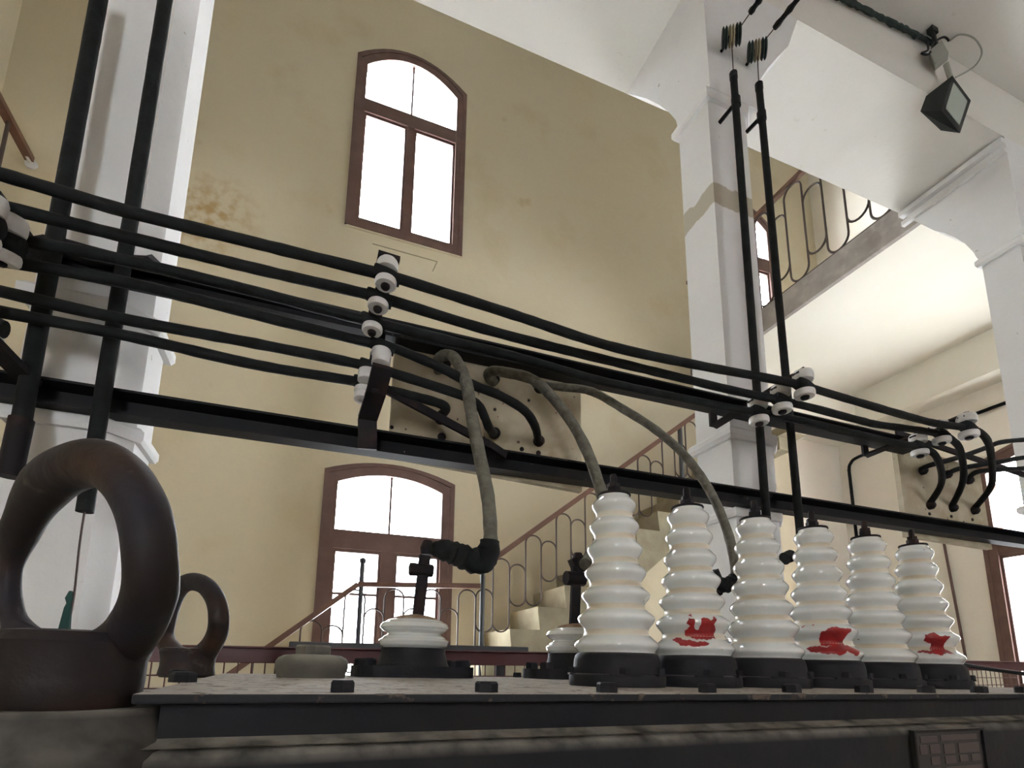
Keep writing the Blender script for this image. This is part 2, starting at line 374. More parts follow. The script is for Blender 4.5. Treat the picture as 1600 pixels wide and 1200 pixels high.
# ---- pillars
def pillar(name, x0, x1, ztop, label, chamf=True, right_cove=True, moulds=False, band=False, backpx=(), sidepx=()):
    y0, y1 = YC, 1.125*YC
    t = thing(name, ((x0+x1)/2, y0, 0), label, 'pillar', 'white plastered pillars under the gallery beam')
    ch = .030*YC if chamf else 0
    bm = B()
    prism(bm, [(x0, y0), (x1-ch, y0), (x1, y0+ch), (x1, y1), (x0, y1)] if ch else [(x0, y0), (x1, y0), (x1, y1), (x0, y1)], 'z', 0, H+1.62*YC)
    obj('shaft', bm, M_PILLAR if band else M_PILLP, t)
    def ringm(z, h, out):
        bm = B(); prof = [(0, -h/2), (out*.7, -h/2), (out, -h*.2), (out, h*.25), (out*.5, h/2), (0, h/2)]
        base = [(x0, y0, -1, -1), (x1-ch, y0, 0, -1), (x1, y0+ch, 1, 0), (x1, y1, 1, 1), (x0, y1, -1, 1)]
        if not ch: base = [(x0, y0, -1, -1), (x1, y0, 1, -1), (x1, y1, 1, 1), (x0, y1, -1, 1)]
        rings = [[bm.verts.new((x+sx*o, y+sy*o, z+dz)) for x, y, sx, sy in base] for o, dz in prof]
        for a, b in zip(rings, rings[1:]):
            for i in range(len(a)): bm.faces.new((a[i], a[(i+1) % len(a)], b[(i+1) % len(a)], b[i]))
        bm.faces.new(rings[0]); bm.faces.new(rings[-1][::-1])
        obj('ring_moulding', bm, M_PILLP, t)
    ringm(H+1.60*YC, .035*YC, .016*YC); ringm(H+.575*YC, .030*YC, .016*YC); ringm(H+.372*YC, .026*YC, .012*YC)
    # head block above the capital and the curved corbels that spread into the beam
    zc = H+1.615*YC; ya = Y0S-.002
    bm = B(); box(bm, x0, x1+.012, ya, y1, zc, ZS); obj('head_block', bm, M_PILLP, t)
    ys = [(atX(*q, x0).y, atX(*q, x0).z) for q in backpx]
    pts = [(y1, zc)]+[(max(y, y1+.001), min(z, ZS-.001)) for y, z in ys]+[(Y1S, ZS), (y1, ZS)]
    bm = B(); prism(bm, pts, 'x', x0, x1); obj('corbel', bm, M_PILLP, t)
    if right_cove:
        xs_ = [(atY(*q, ya).x, atY(*q, ya).z) for q in sidepx]
        pts = [(x1+.012, zc)]+[(max(x, x1+.014), min(z, ZS-.001)) for x, z in xs_ if z > zc]+[(atY(1247, 40, ya).x, ZS), (x1+.012, ZS)]
        bm = B(); prism(bm, pts, 'y', ya, y1); obj('corbel', bm, M_PILLP, t)
    if moulds:
        for k, (dz_, o_) in enumerate(((.012, .05), (.055, .028))):
            bm = B(); box(bm, x0-o_, x0+.01, ya, Y1S-.01, ZS-dz_*YC-.04, ZS-dz_*YC); obj('moulding', bm, M_PILLP, t)
    return t
pillar('plaster_pillar', -.44*YC, -.283*YC, ZS, 'white pillar at the left behind two hanging black poles, edge bright from the window', right_cove=False)
pillar('plaster_pillar', .963*YC, 1.130*YC, ZS, 'white pillar right of centre with a bare grey patch band and two wire pulleys above', band=True,
       backpx=((1060, 202), (1056, 188), (1046, 176), (1030, 164), (1010, 154), (992, 149)), sidepx=((1172, 156), (1177, 140), (1188, 124), (1200, 106), (1216, 88), (1232, 72)))
pillar('plaster_pillar', 2.428*YC, 2.62*YC, ZS, 'white pillar at the far right edge beyond the right cable board', chamf=False, right_cove=False, moulds=True,
       backpx=((1527, 404), (1520, 393), (1507, 380), (1492, 371), (1475, 364), (1459, 360)))

# ---- staircase and railings at the back
YS = .86*YB
def sx(x, y): p = atY(x, y, YS); return p.x, p.z
def loops(root, P, rail, floorf, p, n0, n1, drop=.19, r=.0085):
    """interlaced iron loops: P(s,z) gives world point, rail(s)/floorf(s) the heights under the rail and above the string"""
    for i in range(n0, n1):
        s0, s1 = i*p, (i+1)*p; m = (s0+s1)/2; R = p/2
        if i % 2 == 0: zt_, zb_ = rail(m)-.012, floorf(m)+.03
        else: zt_, zb_ = rail(m)-drop, floorf(m)+drop*.8
        N = 10
        top = [P(m-R*math.cos(math.pi*k/N), zt_-R+R*math.sin(math.pi*k/N)) for k in range(N+1)]
        bot = [P(m+R*math.cos(math.pi*k/N), zb_+R-R*math.sin(math.pi*k/N)) for k in range(N+1)]
        if i % 2 == 0: bm = B(); tube(bm, top+bot, r, 6, closed=True); obj('baluster_loop', bm, M_IRON, root, True)
        else:
            bm = B(); tube(bm, top, r, 6); obj('linking_arch', bm, M_IRON, root, True)
            bm = B(); tube(bm, bot, r, 6); obj('linking_arch', bm, M_IRON, root, True)
# lower flight rising to the landing, landing, upper flight
(ax_, az_), (bx_, bz_) = sx(420, 1010), sx(560, 912)
(cx_, cz_), (dx_, dz_) = sx(757, 887), sx(1110, 632)
ex_, ez_ = sx(755, 915)
sl2 = (dz_-cz_)/(dx_-cx_); sl1 = (bz_-az_)/(bx_-ax_)
RH = .80
def rail_at(x):
    if x < bx_: return bz_+sl1*(x-bx_)
    if x < cx_: return bz_+(ez_-bz_)*(x-bx_)/(cx_-bx_)
    return cz_+sl2*(x-cx_)
t = thing('staircase', (bx_, YS, 0), 'stone staircase climbing right along the ochre back wall behind the porcelain bushings', 'stairs')
bm = B(); pts = [(ax_-1.2, 0)]
x = ax_-1.2; z = 0
n1 = 12; zl_ = bz_-RH
for k in range(n1): 
    xx0 = ax_-1.2+(bx_-ax_+1.2)*k/n1; z1 = zl_*(k+1)/n1; pts += [(xx0, z1), (ax_-1.2+(bx_-ax_+1.2)*(k+1)/n1, z1)]
pts += [(bx_, zl_-.18), ] ; pts = pts+[(ax_-.9, 0)]
prism(bm, pts, 'y', YS, YB-.003); obj('lower_flight', bm, M_STONE, t)
bm = B(); box(bm, bx_, cx_, YS, YB-.003, zl_-.18, zl_); obj('landing', bm, M_STONE, t)
xe = dx_+.9; n2 = int((xe-cx_)/.29); zz = cz_-RH
up = [(cx_, zl_-.18), (cx_, zl_)]
for k in range(n2):
    xa = cx_+k*.29; za = zl_+(k+1)*.29*sl2; up += [(xa-.02, za-.05), (xa-.02, za), (xa+.29, za)]
xa = cx_+n2*.29; up += [(xa, zl_+n2*.29*sl2-.28)]; up += [(cx_+.25, zl_-.18)]
bm = B(); prism(bm, up, 'y', YS, YB-.003); obj('upper_flight', bm, M_STONE, t)
t = thing('stair_railing', (bx_, YS+.05, zl_), 'iron loop stair railing with brown handrail in front of the lower window', 'railing')
bm = B()
hp = [(ax_-1.2, rail_at(ax_-1.2)), (bx_, bz_), (ex_-.02, ez_)]
for a, b in zip(hp, hp[1:]): flatbar(bm, (a[0], YS+.05, a[1]), (b[0], YS+.05, b[1]), (0, 1, 0), .055, .045)
flatbar(bm, (cx_-.02, YS+.05, cz_), (xe, YS+.05, rail_at(xe)), (0, 1, 0), .06, .05)
obj('handrail', bm, M_RAIL, t)
for (xa, za, zb, rr) in ((cx_, zl_, cz_-.02, .024), (bx_+.03, zl_, bz_+.20, .02), (sx(1066, 660)[0], rail_at(sx(1066, 660)[0])-RH, rail_at(sx(1066, 660)[0])-.02, .027)):
    bm = B(); bar(bm, (xa, YS+.05, za), (xa, YS+.05, zb), rr, 12)
    lathe(bm, [(.001, -.02), (.028, 0), (.028, .03), (.001, .05)], 12, Matrix.Translation((xa, YS+.05, zb)), capped=True)
    obj('newel_post', bm, M_BAR, t, True)
PW = .17
loops(t, lambda s, z: Vector((s, YS+.05, z)), lambda s: rail_at(s)-.025, lambda s: rail_at(s)-RH+.02, PW, int((ax_-.3)/PW), int(xe/PW)-1)
# gallery railing, running away from us above the slab edge
zg0 = ZS+.15*YC; zgr = H+XG/.880
t = thing('gallery_railing', (XG+.04, 4, zg0), 'iron loop railing on the gallery edge, upper right under the white ceiling', 'railing')
bm = B(); flatbar(bm, (XG+.04, Y1S-.3, zgr), (XG+.04, YB, zgr), (1, 0, 0), .06, .05); obj('handrail', bm, M_RAIL, t)
bm = B(); flatbar(bm, (XG+.04, Y1S-.3, zg0+.03), (XG+.04, YB, zg0+.03), (1, 0, 0), .03, .03); obj('bottom_rail', bm, M_IRON, t)
loops(t, lambda s, z: Vector((XG+.04, s, z)), lambda s: zgr-.02, lambda s: zg0+.02, .235, int(Y1S/.235), int(YB/.235)-1, drop=.25, r=.012)
for yy in (YB-.25, YB-1.25):
    bm = B(); bar(bm, (XG+.04, yy, zg0), (XG+.04, yy, zgr), .02, 10); obj('post', bm, M_IRON, t, True)
# left gallery handrail fragment
xg = -1.42*YC; zg = H+2.42*YC
t = thing('wall_handrail', (xg, YB, zg), 'short brown handrail ending in a pale bracket at the upper left edge', 'railing')
a = Vector((xg, 3.4, zg)); b = Vector((xg, YB-.05, zg))
bm = B(); flatbar(bm, a, b, (1, 0, 0), .07, .05); obj('handrail', bm, M_RAIL, t)
bm = B(); lathe(bm, [(.05, 0), (.05, .02), (.02, .03), (.02, .10)], 12, frame_to((xg, YB, zg-.02), (0, -1, .1))); obj('bracket', bm, M_PORCS, t, True)
for yy in (YB-.45, YB-.95, YB-1.45):
    bm = B(); bar(bm, (xg, yy, zg-1.0), (xg, yy, zg), .016, 8); obj('baluster', bm, M_IRON, t, True)
bm = B(); box(bm, xg-.05, xg+.05, 3.4, YB, zg-1.08, zg-.98); obj('kerb', bm, M_CONC, t)
# stone corbel behind the pillar
t = thing('stone_corbel', (4.4, YB, H+1.0), 'stepped yellowish stone corbel beside the pillar behind the cable clamps', 'corbel')
p = atY(1236, 690, 4.7)
bm = B(); box(bm, p.x-.17, p.x+.15, 4.6, YB, p.z+.06, p.z+.17); box(bm, p.x-.14, p.x+.05, 4.75, YB, p.z-.10, p.z+.06)
obj('block', bm, M_STONE, t)

# ---- conduits on the lower right walls
def single(name, bm, m, label, cat, group=None, smooth=True): return tag(obj(name, bm, m, None, smooth), label, cat, group)
xw = XR-.03
def wz(x, y): return atX(x, y, xw)
bm = B()
pa, pb = wz(1325, 720), wz(1572, 631)
zc_ = pa.z
yk = min(pa.y, YB-.06)
pts = cat([(xw, yk, H-.6), (xw, yk, zc_-.5), (xw, yk, zc_-.16), (xw, yk-.04, zc_-.05), (xw, yk-.16, zc_), (xw, yk-.6, zc_), (xw, 2.6, zc_)], 6)
tube(bm, pts, .022, 10)
for yy in (yk-.55, yk-1.3, 2.9): lathe(bm, [(.034, -.015), (.034, .015)], 10, frame_to((xw, yy, zc_), (0, 1, 0)))
single('wall_conduit', bm, M_CABLE, 'black conduit bending along the top of the pale lower right wall', 'conduit')
bm = B(); p0, p1 = atX(1478, 850, xw), atX(1509, 1029, xw)
tube(bm, [(xw, p0.y, p0.z+1.0), (xw, p0.y+.02, p0.z), (xw, p1.y, p1.z), (xw, p1.y, p1.z-1)], .016, 8)
single('wall_conduit', bm, M_BROWN, 'thin brown pipe running down the pale wall left of the right window', 'conduit')
# ceiling conduit along the corner of the near ceiling
bm = B(); yq = Y0S-.03
a, b = atY(1290, -16, yq), atY(1462, 70, yq)
n = 40; P = [Vector(a).lerp(b, i/n)+Vector((random.uniform(-.004, .004), 0, random.uniform(-.006, .006))) for i in range(n+1)]
for q in P: q.z = min(q.z, ZN-.02)
P = [Vector((XL+.02, P[0].y, P[0].z))]+P; tube(bm, P, [.017*random.uniform(.8, 1.35) for _ in P], 8)
single('ceiling_conduit', bm, M_GREEN, 'flaking dark conduit running along the ceiling corner to the floodlight', 'conduit')

# ---- floodlight
yl = .95*YC
t = thing('floodlight', atY(1465, 88, yl), 'black square floodlight hanging from the ceiling at the upper right', 'lamp')
q = atY(1466, 87, yl)
mwb = Matrix.Translation(q) @ Matrix.Rotation(math.radians(-33), 4, 'Y') @ Matrix.Rotation(math.radians(25), 4, 'Z')
bm = B(); box(bm, -.072, .072, -.04, .04, -.05, .05, mwb); bev(bm, .004, 1); obj('junction_box', bm, M_GREYBOX, t)
bm = B(); box(bm, -.03, .03, -.02, .02, -.02, .02, Matrix.Translation((q.x-.02, q.y, ZN-.02)))
bar(bm, (q.x-.02, q.y, ZN), q, .014, 8); obj('mount', bm, M_LAMP, t)
nl = Vector((-.80, -.45, -.25))
# head: frustum with the glass facing right-down toward the viewer
pts = {'t': (1490, 118), 'r': (1516, 158), 'b': (1500, 208), 'l': (1470, 172)}
gl = [atY(x, y, yl-d) for (x, y), d in (((1488, 118), .02), ((1517, 157), .07), ((1500, 208), .09), ((1471, 173), .04))]
bk = [atY(x, y, yl-d) for (x, y), d in (((1447, 150), -.06), ((1475, 168), -.02), ((1470, 204), -.0), ((1438, 174), -.05))]
bm = B()
ctr = sum((Vector(g) for g in gl), Vector())/4
A = [bm.verts.new(g) for g in gl]; Bk = [bm.verts.new(g) for g in bk]; I = [bm.verts.new(ctr+(Vector(g)-ctr)*.74) for g in gl]
for k in range(4):
    j = (k+1) % 4; bm.faces.new((A[k], A[j], Bk[j], Bk[k])); bm.faces.new((A[k], I[k], I[j], A[j]))
bm.faces.new(Bk); bm.faces.new(I)
obj('housing', bm, M_LAMP, t)
nn = (gl[1]-gl[0]).cross(gl[3]-gl[0]).normalized()
if nn.dot(EYE-ctr) < 0: nn = -nn
bm = B(); G = [ctr+(Vector(g)-ctr)*.74+nn*.003 for g in gl]; bm.faces.new([bm.verts.new(g) for g in G])
G2 = [g-nn*.003 for g in G]; bm.faces.new([bm.verts.new(g) for g in G2]); obj('lamp_glass', bm, M_LGLASS, t)
bm = B(); bar(bm, atY(1478, 100, yl), atY(1485, 122, yl), .018, 8); obj('swivel_arm', bm, M_GREYBOX, t, True)
bm = B(); tube(bm, cat([atZ(1484, 64, ZN-.02), atZ(1500, 54, ZN-.02), atZ(1522, 60, ZN-.04), atZ(1534, 82, ZN-.07), atZ(1522, 104, ZN-.11), atY(1493, 121, yl-.02)], 6), .0055, 8); obj('lamp_cable', bm, M_GREYBOX, t, True)
bm = B(); tube(bm, cat([atY(1449, 66, yl), atY(1450, 78, yl), atY(1440, 83, yl), atY(1452, 84, yl), atY(1460, 66, yl), atY(1475, 58, yl), atY(1483, 64, yl)], 6), .007, 8); obj('feed_cable', bm, M_LAMP, t, True)

# ================================================================== steel beams, poles, cable rack
YBM = .965*YC; YP = .945*YC
def channel(name, x0, x1, z0, z1, label):
    bm = B(); tf = .010; d = YC-YBM-.002
    y0, y1 = YBM, YC-.001
    prism(bm, [(y1, z0), (y0, z0), (y0, z0+tf*.8), (y1-tf*1.2, z0+tf*1.6), (y1-tf*1.2, z1-tf*1.6), (y0, z1-tf*.8), (y0, z1), (y1, z1)], 'x', x0, x1)
    return single(name, bm, M_STEEL, label, 'beam', None, False)
zb0 = atY(800, 735, YBM).z; zb1 = atY(800, 704, YBM).z
channel('steel_beam', XL+.0, 2.425*YC, zb0, zb1, 'long black steel beam, the lower one, running behind the cables below both boards')
zu0 = atY(800, 566, YBM).z; zu1 = atY(800, 541, YBM).z
channel('steel_beam', XL+.0, 1.60*YC, zu0, zu1, 'black steel beam, the upper one, behind the top three cables')

def pole(pts_px, r, label, tip=True, Yp=None, arm=None):
    Yp = Yp or YP; a, b = atY(*pts_px[0], Yp), atY(*pts_px[1], Yp)
    t = thing('operating_pole', b, label, 'pole', 'black operating poles hanging in front of the beams')
    n = 40; P = [a.lerp(b, i/n) for i in range(n+1)]
    bm = B(); tube(bm, P, r, 14, wob=.02); obj('rod', bm, M_CABLE, t, True)
    return t, a, b
t, a, b = pole(((160, -30), (34, 655)), .0235, 'thick black pole at the far left ending in a sleeve near the big ring')
bm = B(); c = atY(14, 745, YP); tube(bm, [b, b.lerp(c, .5), c], .029, 14); obj('sleeve', bm, M_BRACKET, t, True)
t, a, b = pole(((263, -30), (132, 800)), .0215, 'black pole in front of the left pillar, its open end seen through the big ring')
bm = B(); c = atY(105, 985, YP); 
tube(bm, cat([b, b.lerp(c, .3), b.lerp(c, .7)+Vector((.004, 0, 0)), c, c-Vector((.02, 0, .35))], 5), .003, 6); obj('wire', bm, M_WIRE, t)
bm = B(); c0 = atY(109, 935, YP); c1 = atY(101, 985, YP); tube(bm, [c0+Vector((0, 0, .02)), c0, c0.lerp(c1, .15), c0.lerp(c1, .3), c1], [.004, .011, .006, .009, .014], 8, wob=.15); obj('rope_knot', bm, M_ROPE, t, True)
for (pa, pb, pu, pw, st, lab) in (((1146, 118), (1199, 830), (1143, 57), ((1157, 42), (1172, 20), (1200, -18)), ((1150, 160), (1124, 192)), 'thin black pole hanging from the left pulley in front of the right pillar'),
                              ((1186, 135), (1251, 840), (1183, 79), ((1194, 64), (1210, 44), (1260, -18)), ((1190, 182), (1167, 206)), 'thin black pole hanging from the right pulley at the right pillar edge')):
    t, a, b = pole((pa, pb), .0185, lab)
    bm = B(); lathe(bm, [(.021, -.02), (.021, .015), (.014, .022)], 12, Matrix.Translation(a)); obj('end_cap', bm, M_STEEL, t, True)
    s0 = atY(*st[0], YP); s1 = Vector((s0.x-.0, YC+.0, s0.z-.0)); s1 = atY(*st[1], YC)
    bm = B(); bar(bm, s0, s1, .011, 8); lathe(bm, [(.024, -.025), (.024, .025)], 12, Matrix.Translation(s0)); obj('standoff', bm, M_STEEL, t, True)
    u = atY(*pu, YP)
    bm = B(); bar(bm, a, u, .0028, 6); 
    w1, w2, w3 = [atZ(x, y, u.z+.02) for x, y in pw]
    tube(bm, [u+Vector((0, -.01, .02)), w1, w2], .0028, 6); obj('wire', bm, M_WIRE, t)
    tg = thing('wire_pulley', (u.x, YC, u.z), ('left' if pu[0] < 1160 else 'right')+' one of the two black grooved wire pulleys above the right pillar', 'pulley')
    nax = Vector((1, -.75, .0))
    for k, off in enumerate((-.034, .0, .034)):
        bm = B(); lathe(bm, [(.016, -.013), (.044, -.013), (.051, -.007), (.036, 0), (.051, .007), (.044, .013), (.016, .013)], 28, frame_to(u+nax.normalized()*off, nax)); obj('pulley_wheel', bm, M_GREEN if k != 1 else M_STONE, tg, True)
    bm = B(); bar(bm, u, (u.x, YC, u.z), .008, 8); bar(bm, u-nax.normalized()*.046, u+nax.normalized()*.046, .008, 8); obj('axle', bm, M_STEEL, tg, True)
    rd = thing('operating_rod', w2, ('left' if pu[0] < 1160 else 'right')+' black rod running from its pulley toward us under the ceiling', 'rod')
    bm = B(); wob = [w2.lerp(w3, i/8) for i in range(9)]+[w3+(w3-w2)*6]; tube(bm, wob, [.014, .017, .013, .013, .018, .013, .013, .013, .013, .013], 10); obj('rod', bm, M_CABLE, rd, True)

# ---- cables
def cable(px, Y, r, label, m=None, ends=None, name='power_cable', nsub=5, wob=.05):
    """px: pixel points, Y a number or one depth per point"""
    P = [atY(x, y, Y[i] if isinstance(Y, (list, tuple)) else Y) for i, (x, y) in enumerate(px)]
    Q = cat(P, nsub); D = [Q[0]]
    for p in Q[1:]:
        if (p-D[-1]).length > .004: D.append(p)
    out = [D[0]]
    for a, b in zip(D, D[1:]):
        k = max(1, int((b-a).length/.03))
        for j in range(1, k+1): out.append(a.lerp(b, j/k))
    R = [r*(1+random.uniform(-wob, wob)) for _ in out]
    bm = B(); tube(bm, out, R, 14); return single(name, bm, m or M_CABLE, label, 'cable', None)
YA, YBc, YCc, YD, YE, YFc = [k*YC for k in (.78, .82, .855, .875, .90, .92)]
PB = YC+.0                                              # face of the cable boards
cable([(-40, 262), (0, 272), (75, 294), (205, 332), (400, 380), (575, 423), (625, 436), (800, 491), (950, 540), (1087, 570), (1200, 591), (1252, 602), (1340, 628), (1450, 659), (1500, 667), (1528, 674), (1545, 694), (1551, 740), (1546, 765), (1522, 795)],
      [YA]*15+[YA+.02, YA+.06, YA+.2, YA+.28, PB], .0162, 'top black cable of the rack, curving down onto the right board')
cable([(-40, 313), (0, 322), (200, 371), (400, 420), (562, 457), (615, 471), (800, 526), (1062, 590), (1140, 609), (1240, 630), (1340, 656), (1375, 664), (1460, 676), (1487, 687), (1501, 706), (1505, 750), (1487, 792)],
      [YBc]*12+[YBc, YBc+.02, YBc+.08, YBc+.2, PB], .0162, 'second black cable from the top of the rack, ending on the right board')
cable([(-40, 361), (0, 369), (100, 388), (200, 408), (400, 456), (580, 503), (800, 556), (950, 598), (1140, 637), (1227, 652), (1340, 678), (1400, 692), (1448, 702), (1466, 720), (1471, 755), (1452, 788)],
      [YCc]*12+[YCc, YCc+.04, YCc+.16, PB], .0162, 'third black cable from the top, lying across the upper steel beam')
cable([(-40, 398), (0, 407), (200, 442), (400, 492), (562, 532), (612, 543), (690, 575), (738, 601), (781, 618), (819, 641), (836, 666), (841, 689)],
      [YD]*9+[YD+.02, YD+.1, PB-.01], .0162, 'fourth black cable from the top, drooping to the rightmost lower terminal of the middle board', M_CABLE)
cable([(-40, 446), (0, 455), (175, 495), (400, 537), (575, 572), (620, 585), (719, 617), (747, 633), (757, 651), (764, 668), (772, 677)],
      [YE]*7+[YE, YE+.02, YE+.06, PB-.01], .0162, 'fifth black cable from the top, ending beside the grey riser on the middle board')
cable([(-40, 479), (0, 487), (200, 525), (400, 570), (562, 597), (600, 608), (650, 620), (688, 631), (697, 640), (684, 652)],
      [YFc]*7+[YFc+.0, YFc+.04, PB-.01], .0162, 'lowest black cable of the rack, bent back short onto the middle board')
# cables leaving the right board to the right
for k, (pts, yy) in enumerate((([(1440, 735), (1450, 728), (1500, 714), (1540, 700), (1570, 690), (1640, 686), (1800, 684)], None), ([(1478, 742), (1500, 732), (1560, 722), (1600, 715), (1650, 712), (1800, 716)], None), ([(1512, 750), (1525, 738), (1560, 734), (1600, 732), (1650, 731), (1800, 738)], None))):
    cable(pts, [PB-.01, PB-.06, PB-.12]+[PB-.14]*(len(pts)-3), .0135, ('upper', 'middle', 'lower')[k]+' of the three black cables leaving the right board toward the right edge')

# ---- boards
def board(name, pts, label, y0=PB+.002, th=.028):
    """pts: pixel outline on the board's front"""
    P = [atY(x, y, y0) for x, y in pts]
    t = thing(name, (P[0].x, y0, P[0].z), label, 'board')
    x0 = (P[0].x+P[1].x)/2; x1 = (P[2].x+P[3].x)/2
    bm = B(); prism(bm, [(x0, P[0].z), (x0, P[1].z), (x1, P[2].z), (x1, P[3].z)], 'y', y0, y0+th); obj('slab', bm, M_PANEL, t); return t
bt = board('cable_board', [(604, 712), (622, 505), (908, 577), (908, 768)], 'stained beige marble board in the middle between the two steel beams')
def term(root, x, y, r=.022, d=.02):
    p = atY(x, y, PB-.0); bm = B(); lathe(bm, [(r, 0), (r, d), (r*.6, d+.012), (r*.3, d+.014)], 16, frame_to(p+Vector((0, .003, 0)), (0, -1, 0))); obj('terminal', bm, M_BRACKET, root, True)
def hole(root, x, y, r=.014):  # dark disc on the board stands for the shade inside a hole
    p = atY(x, y, PB+.002); bm = B(); lathe(bm, [(r, 0), (r, .004)], 16, frame_to(p, (0, -1, 0))); obj('hole_disc', bm, M_BRACKET, root, True)
for x, y in ((841, 690), (772, 678), (688, 655), (695, 570), (771, 594), (842, 607)): term(bt, x, y)
for x, y, r in ((690, 683, .016), (841, 708, .010), (815, 702, .009), (612, 668, .007), (773, 640, .006), (826, 626, .005)): hole(bt, x, y, r)
br = board('cable_board', [(1416, 838), (1402, 690), (1534, 735), (1547, 858)], 'stained beige marble board at the right, three cables curving onto it')
for x, y in ((1452, 790), (1487, 794), (1521, 798), (1440, 736), (1478, 742), (1512, 751)): term(br, x, y, .024)
for x, y in ((1452, 803), (1486, 807), (1519, 812)): hole(br, x, y, .009)

# ---- grey riser cables to the low-voltage bushings (bushings come with the transformer below)
YLV = 1.36
cable([(686, 580), (684, 565), (692, 556), (706, 556), (718, 572), (729, 600), (738, 655), (750, 715), (762, 775), (766, 825), (765, 852), (754, 874)],
      [PB-.01, PB-.05, PB-.08, PB-.12, PB-.2, PB-.26, PB-.3, PB-.36, PB-.42, PB-.46, PB-.48, YLV+.02], .0205, 'dusty grey cable riser dropping to the left low bushing in front of the lower window', M_GREY)
cable([(772, 597), (763, 588), (768, 580), (790, 582), (830, 592), (858, 615), (890, 655), (915, 700), (932, 745), (943, 790), (935, 850), (915, 882)],
      [PB-.01, PB-.04, PB-.08, PB-.12, PB-.16, PB-.2, PB-.26, PB-.32, PB-.38, PB-.42, PB-.46, YLV+.02], .0195, 'dusty grey cable riser passing down behind the first tall bushing', M_GREY)
cable([(836, 600), (850, 602), (880, 605), (925, 612), (975, 640), (1025, 672), (1070, 712), (1108, 765), (1133, 820), (1146, 868), (1149, 905), (1140, 914)],
      [PB-.01, PB-.05, PB-.09, PB-.12, PB-.18, PB-.24, PB-.30, PB-.36, PB-.42, PB-.46, PB-.48, YLV+.02], .0165, 'long grey-green cable riser arching right from the middle board across the pillar', M_GREY)
def taped(pts, Y, rs, label):
    P = cat([atY(x, y, Y) for x, y in pts], 5); R = []
    for i in range(len(P)):
        u = i/(len(P)-1)*(len(rs)-1); k = min(int(u), len(rs)-2); R.append((rs[k]+(rs[k+1]-rs[k])*(u-k))*random.uniform(.92, 1.1))
    bm = B(); tube(bm, P, R, 14, wob=.05); return single('taped_joint', bm, M_CABLE, label, 'cable joint', None)
taped([(765, 845), (762, 866), (748, 877), (728, 872), (708, 864), (690, 859), (674, 858)], YLV+.02, [.026, .034, .035, .032, .031, .027, .014], 'black lumpy taped cable joint in front of the lower window')
taped([(1147, 902), (1140, 913), (1128, 914), (1114, 908)], YLV+.02, [.018, .026, .024, .014], 'black lumpy taped cable joint between the second and third tall bushings')
taped([(1236, 868), (1226, 873)], YLV, [.02, .02], 'small black clamp end seen between the third and fourth tall bushings')

# ---- insulator clamps
def cleat(root, x, y, Y, tilt=(0, 0, 1), s=1.0, up=True, low=True, rr=.032, off=.030, hh=.022):
    p = atY(x, y, Y); z = Vector(tilt).normalized()
    prof = lambda h, r: [(r*.72, 0), (r*.95, .002), (r, h*.3), (r, h*.75), (r*.9, h), (r*.35, h*.96)]
    if low:
        bm = B(); lathe(bm, prof(hh*s, rr*s), 28, frame_to(p-z*off*s*.55, -z)); o = obj('porcelain_spool', bm, M_PORCS, root, True)
        bm = B(); lathe(bm, [(rr*.42*s, 0), (rr*.42*s, .006), (rr*.32*s, .011)], 12, frame_to(p-z*(off*.55+hh*.96)*s, -z)); obj('bolt', bm, M_BRACKET, o)
    if up:
        bm = B(); lathe(bm, prof(hh*s*1.45, rr*s), 28, frame_to(p+z*off*s*.55, z)); o = obj('porcelain_spool', bm, M_PORCS, root, True)
    bm = B(); bar(bm, p-z*off*s, p+z*(off+hh+.006)*s, .008*s, 8)
    lathe(bm, [(.018*s, -.040), (.0205*s, -.034), (.022*s, -.012), (.0215*s, .010), (.019*s, .030), (.018*s, .042)], 14, frame_to(p, (1, 0, -.22))); obj('clamp_core', bm, M_CABLE, root, True)
    return p, z
t = thing('cable_bracket', atY(578, 690, YBM), 'dark bracket with a leaning stack of white porcelain clamps left of the middle board', 'cable bracket')
tl = (.05, .08, 1)
P = []
for (x, y, Y, u) in ((604, 430, YA, True), (592, 466, YBc, False), (583, 503, YCc, False), (597, 541, YD, False), (580, 574, YE, False), (570, 600, YFc, False)):
    P.append(cleat(t, x, y, Y, tl, 1.0, u, True)[0])
top = P[0]+Vector((0, -.02, .06))
bm = B()                                                   # cap plate over the top clamp
box(bm, -.032, .032, -.024, .024, -.004, .010, frame_to(P[0]+Vector(tl).normalized()*.050, tl))
hexbolt(bm, P[0]+Vector(tl).normalized()*.058, tl, .009, .010)
obj('cap_plate', bm, M_BRACKET, t)
bm = B()                                                   # back strap the stack is bolted to
for a, b in zip(P, P[1:]): flatbar(bm, a+Vector((0, .038, 0)), b+Vector((0, .038, 0)), (1, 0, 0), .042, .012)
obj('strap', bm, M_BRACKET, t)
bm = B()
yo = YBM-.004
a = atY(598, 572, YD-.05); b = atY(588, 612, YFc-.06); c = atY(574, 655, YBM-.03); d = atY(574, 702, yo-.01)
for u, v in ((a, b), (b, c), (c, d)): flatbar(bm, u, v, (1, 0, 0), .062, .018)
hexbolt(bm, atY(586, 612, YFc-.07), (0, -1, .2), .011, .010); hexbolt(bm, atY(576, 680, yo-.015), (0, -1, 0), .009, .008)
obj('arm', bm, M_BRACKET, t)
bm = B(); flatbar(bm, atY(597, 605, YFc-.015), atY(765, 695, YBM-.02), (0, 0, 1), .030, .012); obj('diagonal_brace', bm, M_BRACKET, t)
bm = B(); flatbar(bm, atY(765, 695, YBM-.02), atY(790, 712, YBM-.005), (0, 0, 1), .028, .018); obj('brace_foot', bm, M_BRACKET, t)
